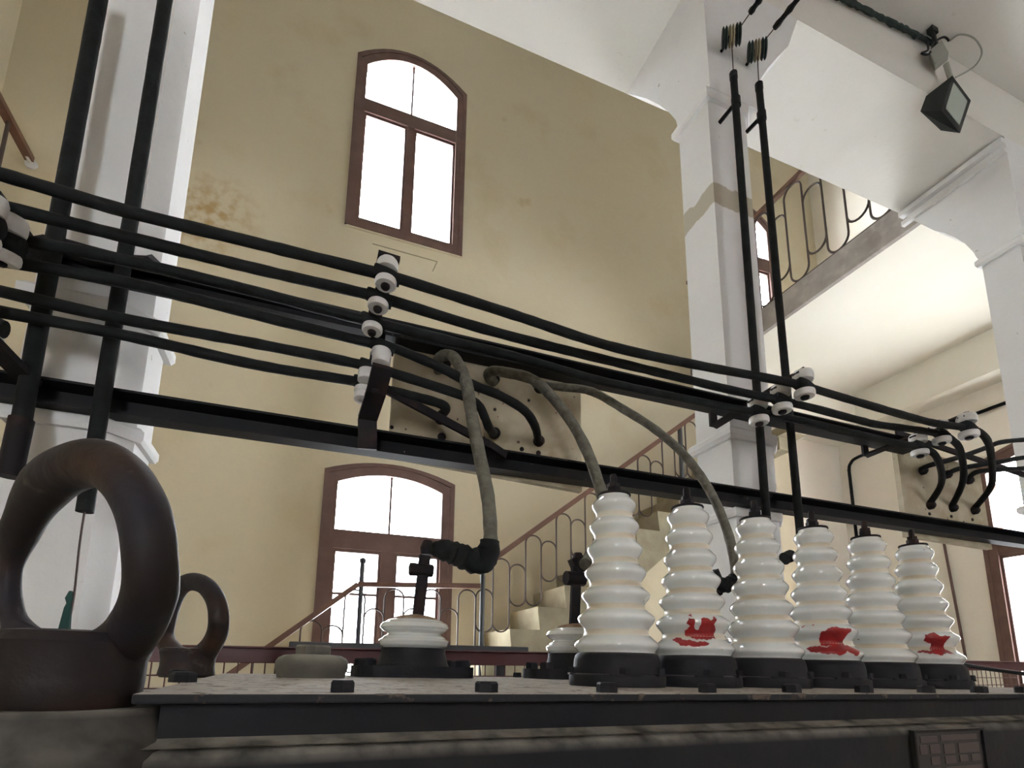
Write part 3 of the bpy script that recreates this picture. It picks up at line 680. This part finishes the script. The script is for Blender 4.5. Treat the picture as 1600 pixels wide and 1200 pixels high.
# extra porcelain of the lower clamps
for (x, y, Y) in ((596, 562, YD-.01), (568, 618, YFc), (574, 588, YE)):
    p = atY(x, y, Y); bm = B(); lathe(bm, [(.024, -.022), (.030, -.018), (.030, .018), (.024, .022)], 24, frame_to(p, tl)); obj('porcelain_spool', bm, M_PORCS, t, True)

def crossarm(name, xs, label, straps=True):
    t = thing(name, atY(*xs[-1][:2], YBM), label, 'cable bracket')
    P = [cleat(t, x, y, Y, (0, 0, 1), s)[0] for x, y, Y, s in xs]
    bm = B(); zt_ = P[0].z+.062
    a = Vector((P[0].x, P[0].y-.02, zt_)); b = Vector((P[-1].x, YC-.01, zt_-.0))
    b.z = P[-1].z+.05
    flatbar(bm, a, b, (1, 0, 0), .045, .010)
    for p in P: flatbar(bm, Vector((p.x-.04, p.y, p.z+.046)), Vector((p.x+.04, p.y, p.z+.042)), (0, 1, 0), .03, .008); hexbolt(bm, Vector((p.x, p.y, p.z+.05)), (0, 0, 1), .008, .016)
    flatbar(bm, b, Vector((b.x, YC-.01, zu0)), (1, 0, 0), .04, .012)
    obj('arm', bm, M_BRACKET, t); return t
crossarm('cable_bracket', [(1256, 603, YA, 1.25), (1221, 626, YBc, 1.25), (1185, 645, YCc, 1.25)], 'dark cross arm with three white porcelain clamps in front of the right pillar')
crossarm('cable_bracket', [(1512, 668, YA, 1.3), (1470, 678, YBc, 1.2), (1436, 698, YCc, 1.2)], 'dark cross arm with white porcelain clamps above the right board')
# braces from the right bracket
bm = B(); flatbar(bm, atY(1400, 676, YBM-.01), atY(1600, 742, YBM-.04), (0, 0, 1), .03, .012); single('steel_strut', bm, M_BRACKET, 'flat dark strut slanting right behind the cables at the right board', 'strut', None, False)
YLc = .74*YC
t = thing('cable_bracket', atY(5, 560, YBM), 'dark bracket with large white porcelain clamps cut by the left edge', 'cable bracket')
for x, y, Y, s, u in ((-32, 345, YCc-.14, 1.4, True), (4, 376, YCc-.06, 1.35, True), (-22, 505, YFc-.05, 1.3, False)):
    cleat(t, x, y, Y, (.15, -.3, 1), s, u)
bm = B(); flatbar(bm, atY(-12, 300, YA), atY(60, 395, YBM), (1, 0, 0), .03, .016); obj('arm', bm, M_BRACKET, t)
bm = B(); flatbar(bm, atY(-30, 520, YFc-.12), atY(50, 600, YBM), (1, 0, 0), .05, .02)
obj('arm', bm, M_BRACKET, t)
bm = B(); P = [atY(x, y, YBM-.02) for x, y in ((48, 380), (70, 384), (100, 390), (140, 398), (180, 408), (205, 412), (235, 412), (258, 424))]
tube(bm, P, [.02, .03, .026, .030, .026, .022, .030, .012], 8, wob=.25); single('debris_lump', bm, M_BRACKET, 'dark crumbling wrap of dirt along the upper steel beam at the left pillar', 'dirt', None)

# ================================================================== transformer
EXD = ray(2800, 1084).normalized()
EYD = Vector((0, 0, 1)).cross(EXD).normalized(); EZD = EXD.cross(EYD).normalized()
P0 = atY(206, 1084, .57)
LM = Matrix((EXD, EYD, EZD)).transposed().to_4x4(); LM.translation = P0; LI = LM.inverted()
def lid(x, y, h=0.0):
    """lid-frame point where a pixel's ray meets the height h above the lid"""
    o = LI @ EYE; d = LI.to_3x3() @ ray(x, y); k = (h-o.z)/d.z; return o+d*k
def lidy(x, y, yy):
    o = LI @ EYE; d = LI.to_3x3() @ ray(x, y); k = (yy-o.y)/d.y; return o+d*k
TR = thing('transformer', (0, 0, 0), 'large dark grey oil transformer filling the foreground with porcelain bushings on its dusty lid', 'transformer', mw=LM)
LL, LWD = 2.15, lid(350, 1052).y
def tobj(name, bm, m, smooth=False, label=None, parent=None): return obj(name, bm, m, parent or TR, smooth, label, local=True)
bm = B(); prism(bm, [(0, 0), (LL, 0), (LL, LWD), (0, LWD)], 'z', -.009, 0); bev(bm, .002, 2); tobj('lid', bm, M_LID, label='dusty speckled lid plate')
bm = B(); box(bm, .02, LL-.02, .018, LWD-.02, -.042, -.0091); tobj('lid_flange', bm, M_TANK)
# tank body: rim ledge with a rounded lip, then the wall
zl0 = -.046
yfe = lid(700, 1161, zl0-.004).y
prof = [(.016, -.040), (.012, zl0+.004), (-.006, zl0), (yfe+.016, zl0-.002), (yfe+.006, zl0-.004), (yfe-.002, zl0-.010), (yfe-.006, zl0-.020), (yfe-.006, zl0-.30), (yfe-.006, -1.93)]
bm = B()
def ringat(off, z):
    o = off; return [bm.verts.new(c) for c in ((o-.19, o, z), (LL-o, o, z), (LL-o, LWD-o, z), (o-.19, LWD-o, z))]
rings = [ringat(o, z) for o, z in prof]
for a, b in zip(rings, rings[1:]):
    for i in range(4): bm.faces.new((a[i], a[(i+1) % 4], b[(i+1) % 4], b[i]))
bm.faces.new(rings[0]); bm.faces.new(rings[-1][::-1])
tobj('tank', bm, M_TANK, True)
# lid bolts
HB = [(535, 1077), (760, 1078), (948, 1078), (1105, 1078.5), (1237, 1078.5), (1350, 1078.5), (1447, 1078.5), (1530, 1078.5), (1597, 1078.5)]
yb_ = .035
for x, y in HB:
    p = lidy(x, y, yb_); r = .0135
    bm = B(); lathe(bm, [(r, 0), (r, .002), (r*1.0, .010), (r*.85, .0125)], 6, Matrix.Translation((p.x, yb_, 0)) @ Matrix.Rotation(.3+x*.01, 4, 'Z')); tobj('lid_bolt', bm, M_FLANGE)
for x, y, r in ((285, 1066, .0175), (278, 1058, .017), (301, 1052, .016), (318, 1051, .014)):
    p = lid(x, y); bm = B(); lathe(bm, [(r, 0), (r, .010), (r*.85, .014)], 6, Matrix.Translation(p)); tobj('lid_bolt', bm, M_FLANGE)
for k in range(10):
    p = Vector((.22+k*.2, LWD-.04, 0)); bm = B(); lathe(bm, [(.014, 0), (.014, .012), (.012, .015)], 6, Matrix.Translation(p)); tobj('lid_bolt', bm, M_FLANGE)

# ---- high-voltage bushings
YH = lid(965, 1072).y
pH = lidy(963, 1020, YH); D0 = (LM @ pH - EYE).dot(FW); S = D0/F_PX                # metres per pixel at the first one
def zpx(y, x=958): return lidy(x, y, YH).z
sheds = [(791, 34), (807, 27.5), (824, 38), (841, 30.5), (860, 42), (878, 34), (896, 46.5), (914, 38.3), (931, 51.5), (949, 42.3), (967, 57.5), (988, 46.8), (1009, 62.7)]
zs = [(zpx(y), r*S*1.05) for y, r in sheds]
zbot = zpx(1021); ztop = zpx(776)
def smoothprof():
    keys = [(ztop, zs[0][1]*.72)]+zs+[(zbot, zs[-1][1]*.90)]
    out = []
    for (za, ra), (zb, rb) in zip(keys, keys[1:]):
        for k in range(8):
            t_ = k/8; e = .5-.5*math.cos(math.pi*t_); out.append((ra+(rb-ra)*e, za+(zb-za)*t_))
    # first and last quarter rounded
    return out+[(keys[-1][1], keys[-1][0])]
PROF = smoothprof()
def rad_at(z):
    for (ra, za), (rb, zb) in zip(PROF, PROF[1:]):
        if zb <= z <= za: t_ = (z-za)/(zb-za) if zb != za else 0; return ra+(rb-ra)*t_
    return PROF[-1][0]
def paint_mark(polys, cx, parent, mw, flip=1):
    """red brush strokes lying on the glaze: polys in (pixels right of axis, pixel row) of that bushing's own scale"""
    bm = B(); n = 0
    NA, NZ = 150, 120
    xs0 = min(p[0] for q in polys for p in q); xs1 = max(p[0] for q in polys for p in q); ys0 = min(p[1] for q in polys for p in q); ys1 = max(p[1] for q in polys for p in q)
    def inside(u, v):
        for q in polys:
            c = False; j = len(q)-1
            for i in range(len(q)):
                if (q[i][1] > v) != (q[j][1] > v) and u < (q[j][0]-q[i][0])*(v-q[i][1])/(q[j][1]-q[i][1])+q[i][0]: c = not c
                j = i
            if c: return True
        return False
    cache = {}
    def vert(i, j):
        if (i, j) in cache: return cache[(i, j)]
        u = xs0+(xs1-xs0)*i/NA; v = ys0+(ys1-ys0)*j/NZ                         # u: -1..1 of the radius, v: 0 (bottom) .. 1 of the height
        z = zbot+(ztop-zbot)*v; r = rad_at(z)+.0006
        ph = math.asin(max(-1, min(1, u))); 
        c = mw @ Vector((r*math.sin(ph), -r*math.cos(ph), z)); cache[(i, j)] = bm.verts.new(c); return cache[(i, j)]
    for i in range(NA):
        for j in range(NZ):
            u = xs0+(xs1-xs0)*(i+.5)/NA; v = ys0+(ys1-ys0)*(j+.5)/NZ
            uu = u+.012*math.sin(37*v*3+u*9); vv = v+.003*math.sin(19*u)+.002*math.sin(47*u+3)
            if inside(uu, vv): bm.faces.new((vert(i, j), vert(i+1, j), vert(i+1, j+1), vert(i, j+1)))
    tobj('paint_mark', bm, M_RED, True, 'smeared red paint', parent)
view = []
HX = [lidy(x, 1010, YH).x for x in (963, 1081, 1193, 1284, 1370, 1446)]
step = (HX[-1]-HX[0])/5
HX = [(h+HX[0]+step*i)/2 for i, h in enumerate(HX)]
names = ['first tall white bushing from the left, grey riser cable behind it', 'second tall white bushing, with a wide red paint smear', 'third tall white bushing, clean, in front of the pillar',
         'fourth tall white bushing, with a blotted red paint smear', 'fifth tall white bushing, clean', 'rightmost tall white bushing, with a red paint smear at the foot']
REDS = {1: [[(-.30, .135), (-.05, .105), (.25, .095), (.55, .10), (.62, .125), (.3, .13), (.05, .14), (-.2, .155), (-.36, .15)], [(-.02, .17), (.2, .15), (.5, .14), (.88, .15), (.90, .20), (.80, .23), (.88, .29), (.70, .26), (.62, .28), (.48, .27), (.42, .20), (.30, .21), (.30, .27), (.15, .27), (.10, .24), (.18, .22), (.02, .20)], [(.14, .285), (.26, .285), (.20, .305)]],
        3: [[(-.30, .10), (.0, .085), (.5, .075), (.62, .10), (.85, .07), (.95, .10), (.80, .15), (.60, .14), (.35, .14), (.1, .13), (-.2, .14), (-.42, .12)], [(-.02, .14), (.7, .14), (.72, .2), (.85, .27), (.60, .26), (.45, .28), (.25, .26), (.05, .24), (-.05, .19)], [(-.52, .275), (-.46, .275), (-.46, .29), (-.52, .29)], [(-.25, .29), (-.15, .285), (-.18, .30)]],
        5: [[(-.15, .11), (.25, .10), (.5, .085), (.60, .10), (.88, .10), (.80, .13), (.5, .15), (.3, .125), (-.1, .125)], [(.25, .13), (.75, .13), (.70, .18), (.82, .24), (.55, .24), (.45, .27), (.15, .25), (.10, .20), (.30, .18)]]}
for k, hx in enumerate(HX):
    T = Matrix.Translation((hx, YH, 0))
    bm = B(); lathe(bm, PROF, 64, T); p = tobj('high_voltage_bushing', bm, M_PORC, True, names[k])
    # dust settled in the grooves
    for q in range(1, len(zs)-1, 2):
        r, z = zs[q][1], zs[q][0]
        bm = B(); lathe(bm, [(rad_at(z+dz)+.0004, z+dz) for dz in (.0035, .0015, -.001, -.004, -.0065, -.0075)], 64, T, capped=False); tobj('dirt_band', bm, M_TAN, True, None, p)
    rf = zs[-1][1]
    bm = B(); lathe(bm, [(rf*1.10, 0), (rf*1.12, .003), (rf*1.12, .016), (rf*1.10, .020), (rf*1.03, .022), (rf*1.00, zbot-.012), (rf*.97, zbot-.004), (rf*.86, zbot+.003)], 48, T)
    fl = tobj('flange', bm, M_FLANGE, True, None, p)
    for an in (-2.0, -1.0, .6, 1.6, 2.7):
        bm = B(); box(bm, rf*.62, rf*1.13, -.024, .024, .019, .0225, T @ Matrix.Rotation(an, 4, 'Z')); 
        lathe(bm, [(.0105, .0215), (.0105, .031), (.009, .033)], 6, T @ Matrix.Translation((rf*1.02*math.cos(an), rf*1.02*math.sin(an), 0))); tobj('flange_bolt', bm, M_FLANGE, False, None, p)
    rc = zs[0][1]*.72
    bm = B(); lathe(bm, [(rc*1.0, ztop-.001), (rc*1.08, ztop+.001), (rc*1.05, ztop+.004), (rc*.6, ztop+.006)], 32, T); tobj('cap', bm, M_BRACKET, True, None, p)
    bm = B(); lathe(bm, [(.0135, ztop+.005), (.0135, ztop+.018)], 6, T @ Matrix.Rotation(.4*k, 4, 'Z')); lathe(bm, [(.012, ztop+.0185), (.012, ztop+.026)], 6, T @ Matrix.Rotation(.9*k+.3, 4, 'Z'))
    lathe(bm, [(.0068, ztop+.025), (.0068, ztop+.042), (.0055, ztop+.045)], 12, T); tobj('terminal_stud', bm, M_BRACKET, True, None, p)
    if k in REDS:
        # face the marks to the viewer
        o = LI @ EYE; dv = Vector((hx, YH, 0))-Vector((o.x, o.y, 0)); an = math.atan2(-dv.x, dv.y)
        du, dv_ = {1: (-.24, -.045), 3: (-.05, -.04), 5: (-.12, -.02)}[k]
        paint_mark([[(a_+du, max(b_+dv_, .012)) for a_, b_ in q] for q in REDS[k]], 0, p, T @ Matrix.Rotation(an, 4, 'Z'))

# ---- low-voltage bushings
p1 = lid(645, 1059); YL_ = p1.y+.09
DL = (LM @ Vector((p1.x, YL_, .03)) - EYE).dot(FW); SL = DL/F_PX
x1 = lidy(645, 1040, YL_).x; x2 = lidy(900, 1040, YL_).x
lvn = ['leftmost low squat bushing, in front of the lower window', 'second low squat bushing, half hidden by the first tall one', 'third low squat bushing, hidden behind the second tall one', 'fourth low squat bushing, hidden behind the tall ones']
for k in range(4):
    lx = x1+(x2-x1)*k; T = Matrix.Translation((lx, YL_, 0))
    zz = lambda y: lidy(645, y, YL_).z
    K = [(zz(967), 34), (zz(971), 44), (zz(976), 52), (zz(981), 54), (zz(985), 50), (zz(991), 41), (zz(997), 49), (zz(1002), 55), (zz(1008), 53), (zz(1014), 46)]
    pr = []
    for (za, ra), (zb, rb) in zip(K, K[1:]):
        for q in range(4): e = .5-.5*math.cos(math.pi*q/4); pr.append((((ra+(rb-ra)*e))*SL, za+(zb-za)*q/4))
    pr.append((K[-1][1]*SL, K[-1][0]))
    bm = B(); lathe(bm, pr, 56, T); p = tobj('low_voltage_bushing', bm, M_PORC, True, lvn[k])
    bm = B(); lathe(bm, [(50*SL, zz(1013)), (50*SL, zz(1020)), (54*SL, zz(1036)), (57*SL, zz(1042)), (57*SL, .003)], 48, T); tobj('collar', bm, M_FLANGE, True, None, p)
    hw = 92*SL; hy = 62*SL; zt2 = zz(1041)
    pts = []
    for i in range(32):
        a = 2*math.pi*i/32; c, s = math.cos(a), math.sin(a); pts.append((lx+hw*math.copysign(abs(c)**.45, c), YL_+hy*math.copysign(abs(s)**.6, s)))
    bm = B(); prism(bm, pts, 'z', 0.0, max(zt2, .018)); tobj('flange', bm, M_FLANGE, False, None, p)
    for sgn in (-1, 1):
        for sy_ in (-1, 1):
            bm = B(); lathe(bm, [(.020, max(zt2, .018)), (.020, max(zt2, .018)+.014), (.017, max(zt2, .018)+.018)], 6, Matrix.Translation((lx+sgn*hw*.80, YL_+sy_*hy*.45, 0))); tobj('flange_bolt', bm, M_FLANGE, False, None, p)
    bm = B(); lathe(bm, [(37*SL, zz(969)), (35*SL, zz(966)), (26*SL, zz(963)), (10*SL, zz(960))], 32, T); tobj('cap', bm, M_RUST2, True, None, p)
    # flat terminal bar with clamp
    if k < 3:
        if k == 0: base, tip, cl0, cl1, tp = (652, 966), (664, 868), (640, 889), (676, 892), (668, 856)
        elif k == 1: base, tip, cl0, cl1, tp = (897, 975), (901, 880), (884, 903), (912, 905), (903, 874)
        else: base, tip, cl0, cl1, tp = (1108, 970), (1116, 905), (1104, 920), (1124, 922), (1117, 900)
        q = [LI @ Vector(LM @ lidy(x, y, YL_)) for x, y in (base, tip, cl0, cl1, tp)]
        bm = B(); flatbar(bm, q[0]-Vector((0, 0, .02)), q[1], (1, 0, 0), .030, .012); lathe(bm, [(.018, -.02), (.020, 0), (.012, .02)], 12, Matrix.Translation(q[4]))
        tobj('terminal_bar', bm, M_BRACKET, False, None, p)
        bm = B(); 
        if k == 0: bar(bm, q[2], q[3], .018, 6)
        else: bar(bm, q[2], q[3], .022, 10); flatbar(bm, q[2]+Vector((.025, 0, .035)), q[2]+Vector((.055, 0, .05)), (0, 0, 1), .05, .03)
        tobj('clamp', bm, M_BRACKET, False, None, p)

# ---- filler cap
p = lid(487, 1060); yq = p.y+.08; c = lidy(487, 1050, yq)
Dq = (LM @ Vector((c.x, yq, .02)) - EYE).dot(FW); Sq = Dq/F_PX
T = Matrix.Translation((c.x, yq, 0)); zz = lambda y: max(0, lidy(487, y, yq).z)
bm = B(); lathe(bm, [(50*Sq, 0), (52*Sq, zz(1049)), (54*Sq, zz(1044)), (54*Sq, zz(1034)), (50*Sq, zz(1028)), (42*Sq, zz(1024)), (26*Sq, zz(1022.5))], 48, T); p = tobj('filler_cap', bm, M_CAPD, True, 'dusty domed round cap')
bm = B(); lathe(bm, [(26*Sq, zz(1023)), (26.5*Sq, zz(1011)), (24*Sq, zz(1008))], 12, T); tobj('knob', bm, M_CAPD, False, None, p)

# ---- lifting eyes
def eye(ctrpx, D, path, rpx, dd, lab, neck):
    """path: (x, y, tube radius in px, depth offset)"""
    P = [atD(x, y, D+d) for x, y, r, d in path]; R = [r*(D+d)/F_PX for x, y, r, d in path]
    n = len(P); Q = cat(P, 8, closed=True); RR = []
    for i in range(n):
        for k in range(8):
            a = R[i]; b = R[(i+1) % n]; t_ = k/8; t_ = t_*t_*(3-2*t_); RR.append(a+(b-a)*t_)
    bm = B(); tube(bm, Q, RR, 24, closed=True, wob=.004)
    return obj('lifting_eye', bm, M_RUST, TR, True, lab)
E1 = eye(None, .50, [(140, 724, 38, 0), (186, 740, 38, -.02), (222, 795, 38, -.035), (235, 870, 38, -.045), (231, 940, 39, -.03), (190, 1005, 40, .0), (110, 1036, 40, .01), (50, 1016, 32, .03), (20, 960, 16, .05), (17, 895, 14, .06), (36, 820, 27, .05), (80, 752, 37, .03)],
         None, None, 'big rusted lifting ring in the left foreground', None)
E2 = eye(None, 1.40, [(303, 909, 14, 0), (323, 917, 14, -.05), (338, 940, 14.5, -.09), (342, 970, 15, -.11), (337, 996, 15.5, -.08), (320, 1019, 16, -.02), (295, 1028, 16, .02), (272, 1020, 15, .06), (258, 995, 13, .10), (262, 965, 13, .10), (272, 935, 13, .07), (285, 915, 13.5, .03)],
         None, None, 'smaller dark lifting ring behind the big one, at the lid corner', None)
def collar(parent, x, ytop, ybot, rt, rm, rb, D, m=M_RUST, nm='collar'):
    b = LI @ atD(x, ybot, D); t_ = LI @ atD(x, ytop, D); s = D/F_PX; T = Matrix.Translation((b.x, b.y, 0)); h = t_.z-b.z
    bm = B(); lathe(bm, [(rb*s*.9, b.z-.002), (rb*s, b.z+.004), (rm*s, b.z+h*.35), (rm*s, b.z+h*.6), (rt*s, b.z+h*.85), (rt*s*.93, b.z+h*.97), (rt*s*.7, b.z+h)], 40, T); return tobj(nm, bm, m, True, None, parent)
collar(E1, 102, 985, 1104, 108, 100, 98, .485)
collar(E2, 291, 1012, 1057, 41, 38, 40, 1.36)
# cast boss under the big ring
b = LI @ atD(104, 1102, .50); s = .5/F_PX
bm = B(); lathe(bm, [(178*s, zl0-.03), (168*s, zl0+.0), (150*s, b.z-.022), (146*s, b.z-.006), (138*s, b.z), (20*s, b.z+.001)], 48, Matrix.Translation((b.x, b.y, 0))); tobj('boss', bm, M_TANK, True, 'round cast boss with a dusty rim')
# ---- nameplate on the tank wall
yw = yfe-.0065
pl = [lidy(1427, 1145, yw-.004), lidy(1532, 1145, yw-.004)]
x0, x1_ = pl[0].x, pl[1].x; z1 = lidy(1480, 1143, yw-.004).z; z0 = z1-.085
bm = B(); box(bm, x0, x1_, yw-.004, yw, z0, z1); p = tobj('nameplate', bm, M_PLATE, False, 'small raised metal nameplate')
bm = B(); tw = .004
box(bm, x0-tw, x0, yw-.008, yw, z0-tw, z1+tw); box(bm, x1_, x1_+tw, yw-.008, yw, z0-tw, z1+tw); box(bm, x0, x1_, yw-.008, yw, z1, z1+tw); box(bm, x0, x1_, yw-.008, yw, z0-tw, z0)
tobj('frame', bm, M_TANK, False, None, p)
ww = x1_-x0; hh = z1-z0
for (a, b_, c, d) in ((.08, .32, .82, .93), (.37, .92, .84, .94), (.06, .16, .62, .78), (.2, .34, .62, .78), (.40, .56, .60, .78), (.62, .94, .60, .78), (.20, .32, .42, .56), (.40, .56, .42, .56), (.62, .74, .44, .56), (.80, .94, .44, .56), (.08, .32, .2, .36), (.40, .94, .2, .36)):
    bm = B(); box(bm, x0+a*ww, x0+b_*ww, yw-.0052, yw-.0038, z0+c*hh, z0+d*hh); tobj('raised_field', bm, M_PLATED, False, None, p)

# ================================================================== fence behind the transformer
YFN = 1.98
t = thing('wire_fence', (0, YFN, 0), 'dark red railed fence with wire mesh just behind the transformer', 'fence')
def fz(x, y): return atY(x, y, YFN).z
zf1, zf0 = fz(400, 1010), fz(400, 1036)
bm = B(); x0f, x1f = -1.3, 4.4
box(bm, x0f, x1f, YFN, YFN+.03, zf0, zf1); box(bm, x0f, x1f, YFN-.02, YFN+.05, zf1-.006, zf1); bev(bm, .002, 1)
obj('top_rail', bm, M_FENCE, t)
bm = B(); n = int((x1f-x0f)/.04)
for i in range(n): bar(bm, (x0f+i*.04, YFN+.015, zf0-.42), (x0f+i*.04, YFN+.015, zf0), .0022, 4)
for j in range(1, 11): bar(bm, (x0f, YFN+.015, zf0-j*.04), (x1f, YFN+.015, zf0-j*.04), .0022, 4)
obj('wire_mesh', bm, M_FENCE, t)
for xx in (-1.2, .12, 1.45, 2.8, 4.2):
    bm = B(); box(bm, xx-.02, xx+.02, YFN+.03, YFN+.07, 0, zf0+.02); obj('post', bm, M_FENCE, t)
bm = B(); box(bm, x0f, x1f, YFN, YFN+.03, zf0-.46, zf0-.42); obj('bottom_rail', bm, M_FENCE, t)
a, b = atY(452, 1002, 2.15), atY(826, 1010, 2.15)
bm = B(); box(bm, a.x, b.x, 2.15, 2.19, a.z-.04, a.z); bev(bm, .003, 1); box(bm, a.x+.1, a.x+.14, 2.16, 2.185, 0, a.z-.03); box(bm, b.x-.14, b.x-.1, 2.16, 2.185, 0, a.z-.03)
single('barrier_bar', bm, M_BAR, 'slate grey bar standing just above the red fence rail behind the round cap', 'barrier', None, False)
bm = B(); tube(bm, cat([atY(1470, 1030, 1.9), atY(1530, 1043, 1.9), atY(1600, 1053, 1.88), atY(1680, 1068, 1.85)], 6), .011, 10)
single('loose_cable', bm, M_CABLE, 'black cable slanting down to the right edge above the lid', 'cable', None)

# ---- repeats share a group
GROUPS = {'power_cable': 'insulated power cables of the rack', 'steel_beam': 'steel beams between the pillars', 'cable_bracket': 'brackets with porcelain cable clamps', 'cable_board': 'marble cable boards',
          'wire_pulley': 'wire pulleys above the right pillar', 'operating_rod': 'rods running under the ceiling', 'taped_joint': 'taped cable joints', 'wall_conduit': 'conduits on the right wall'}
for o in C.objects:
    k = o.name.split('.')[0]
    if o.parent is None and k in GROUPS and 'group' not in o: o['group'] = GROUPS[k]
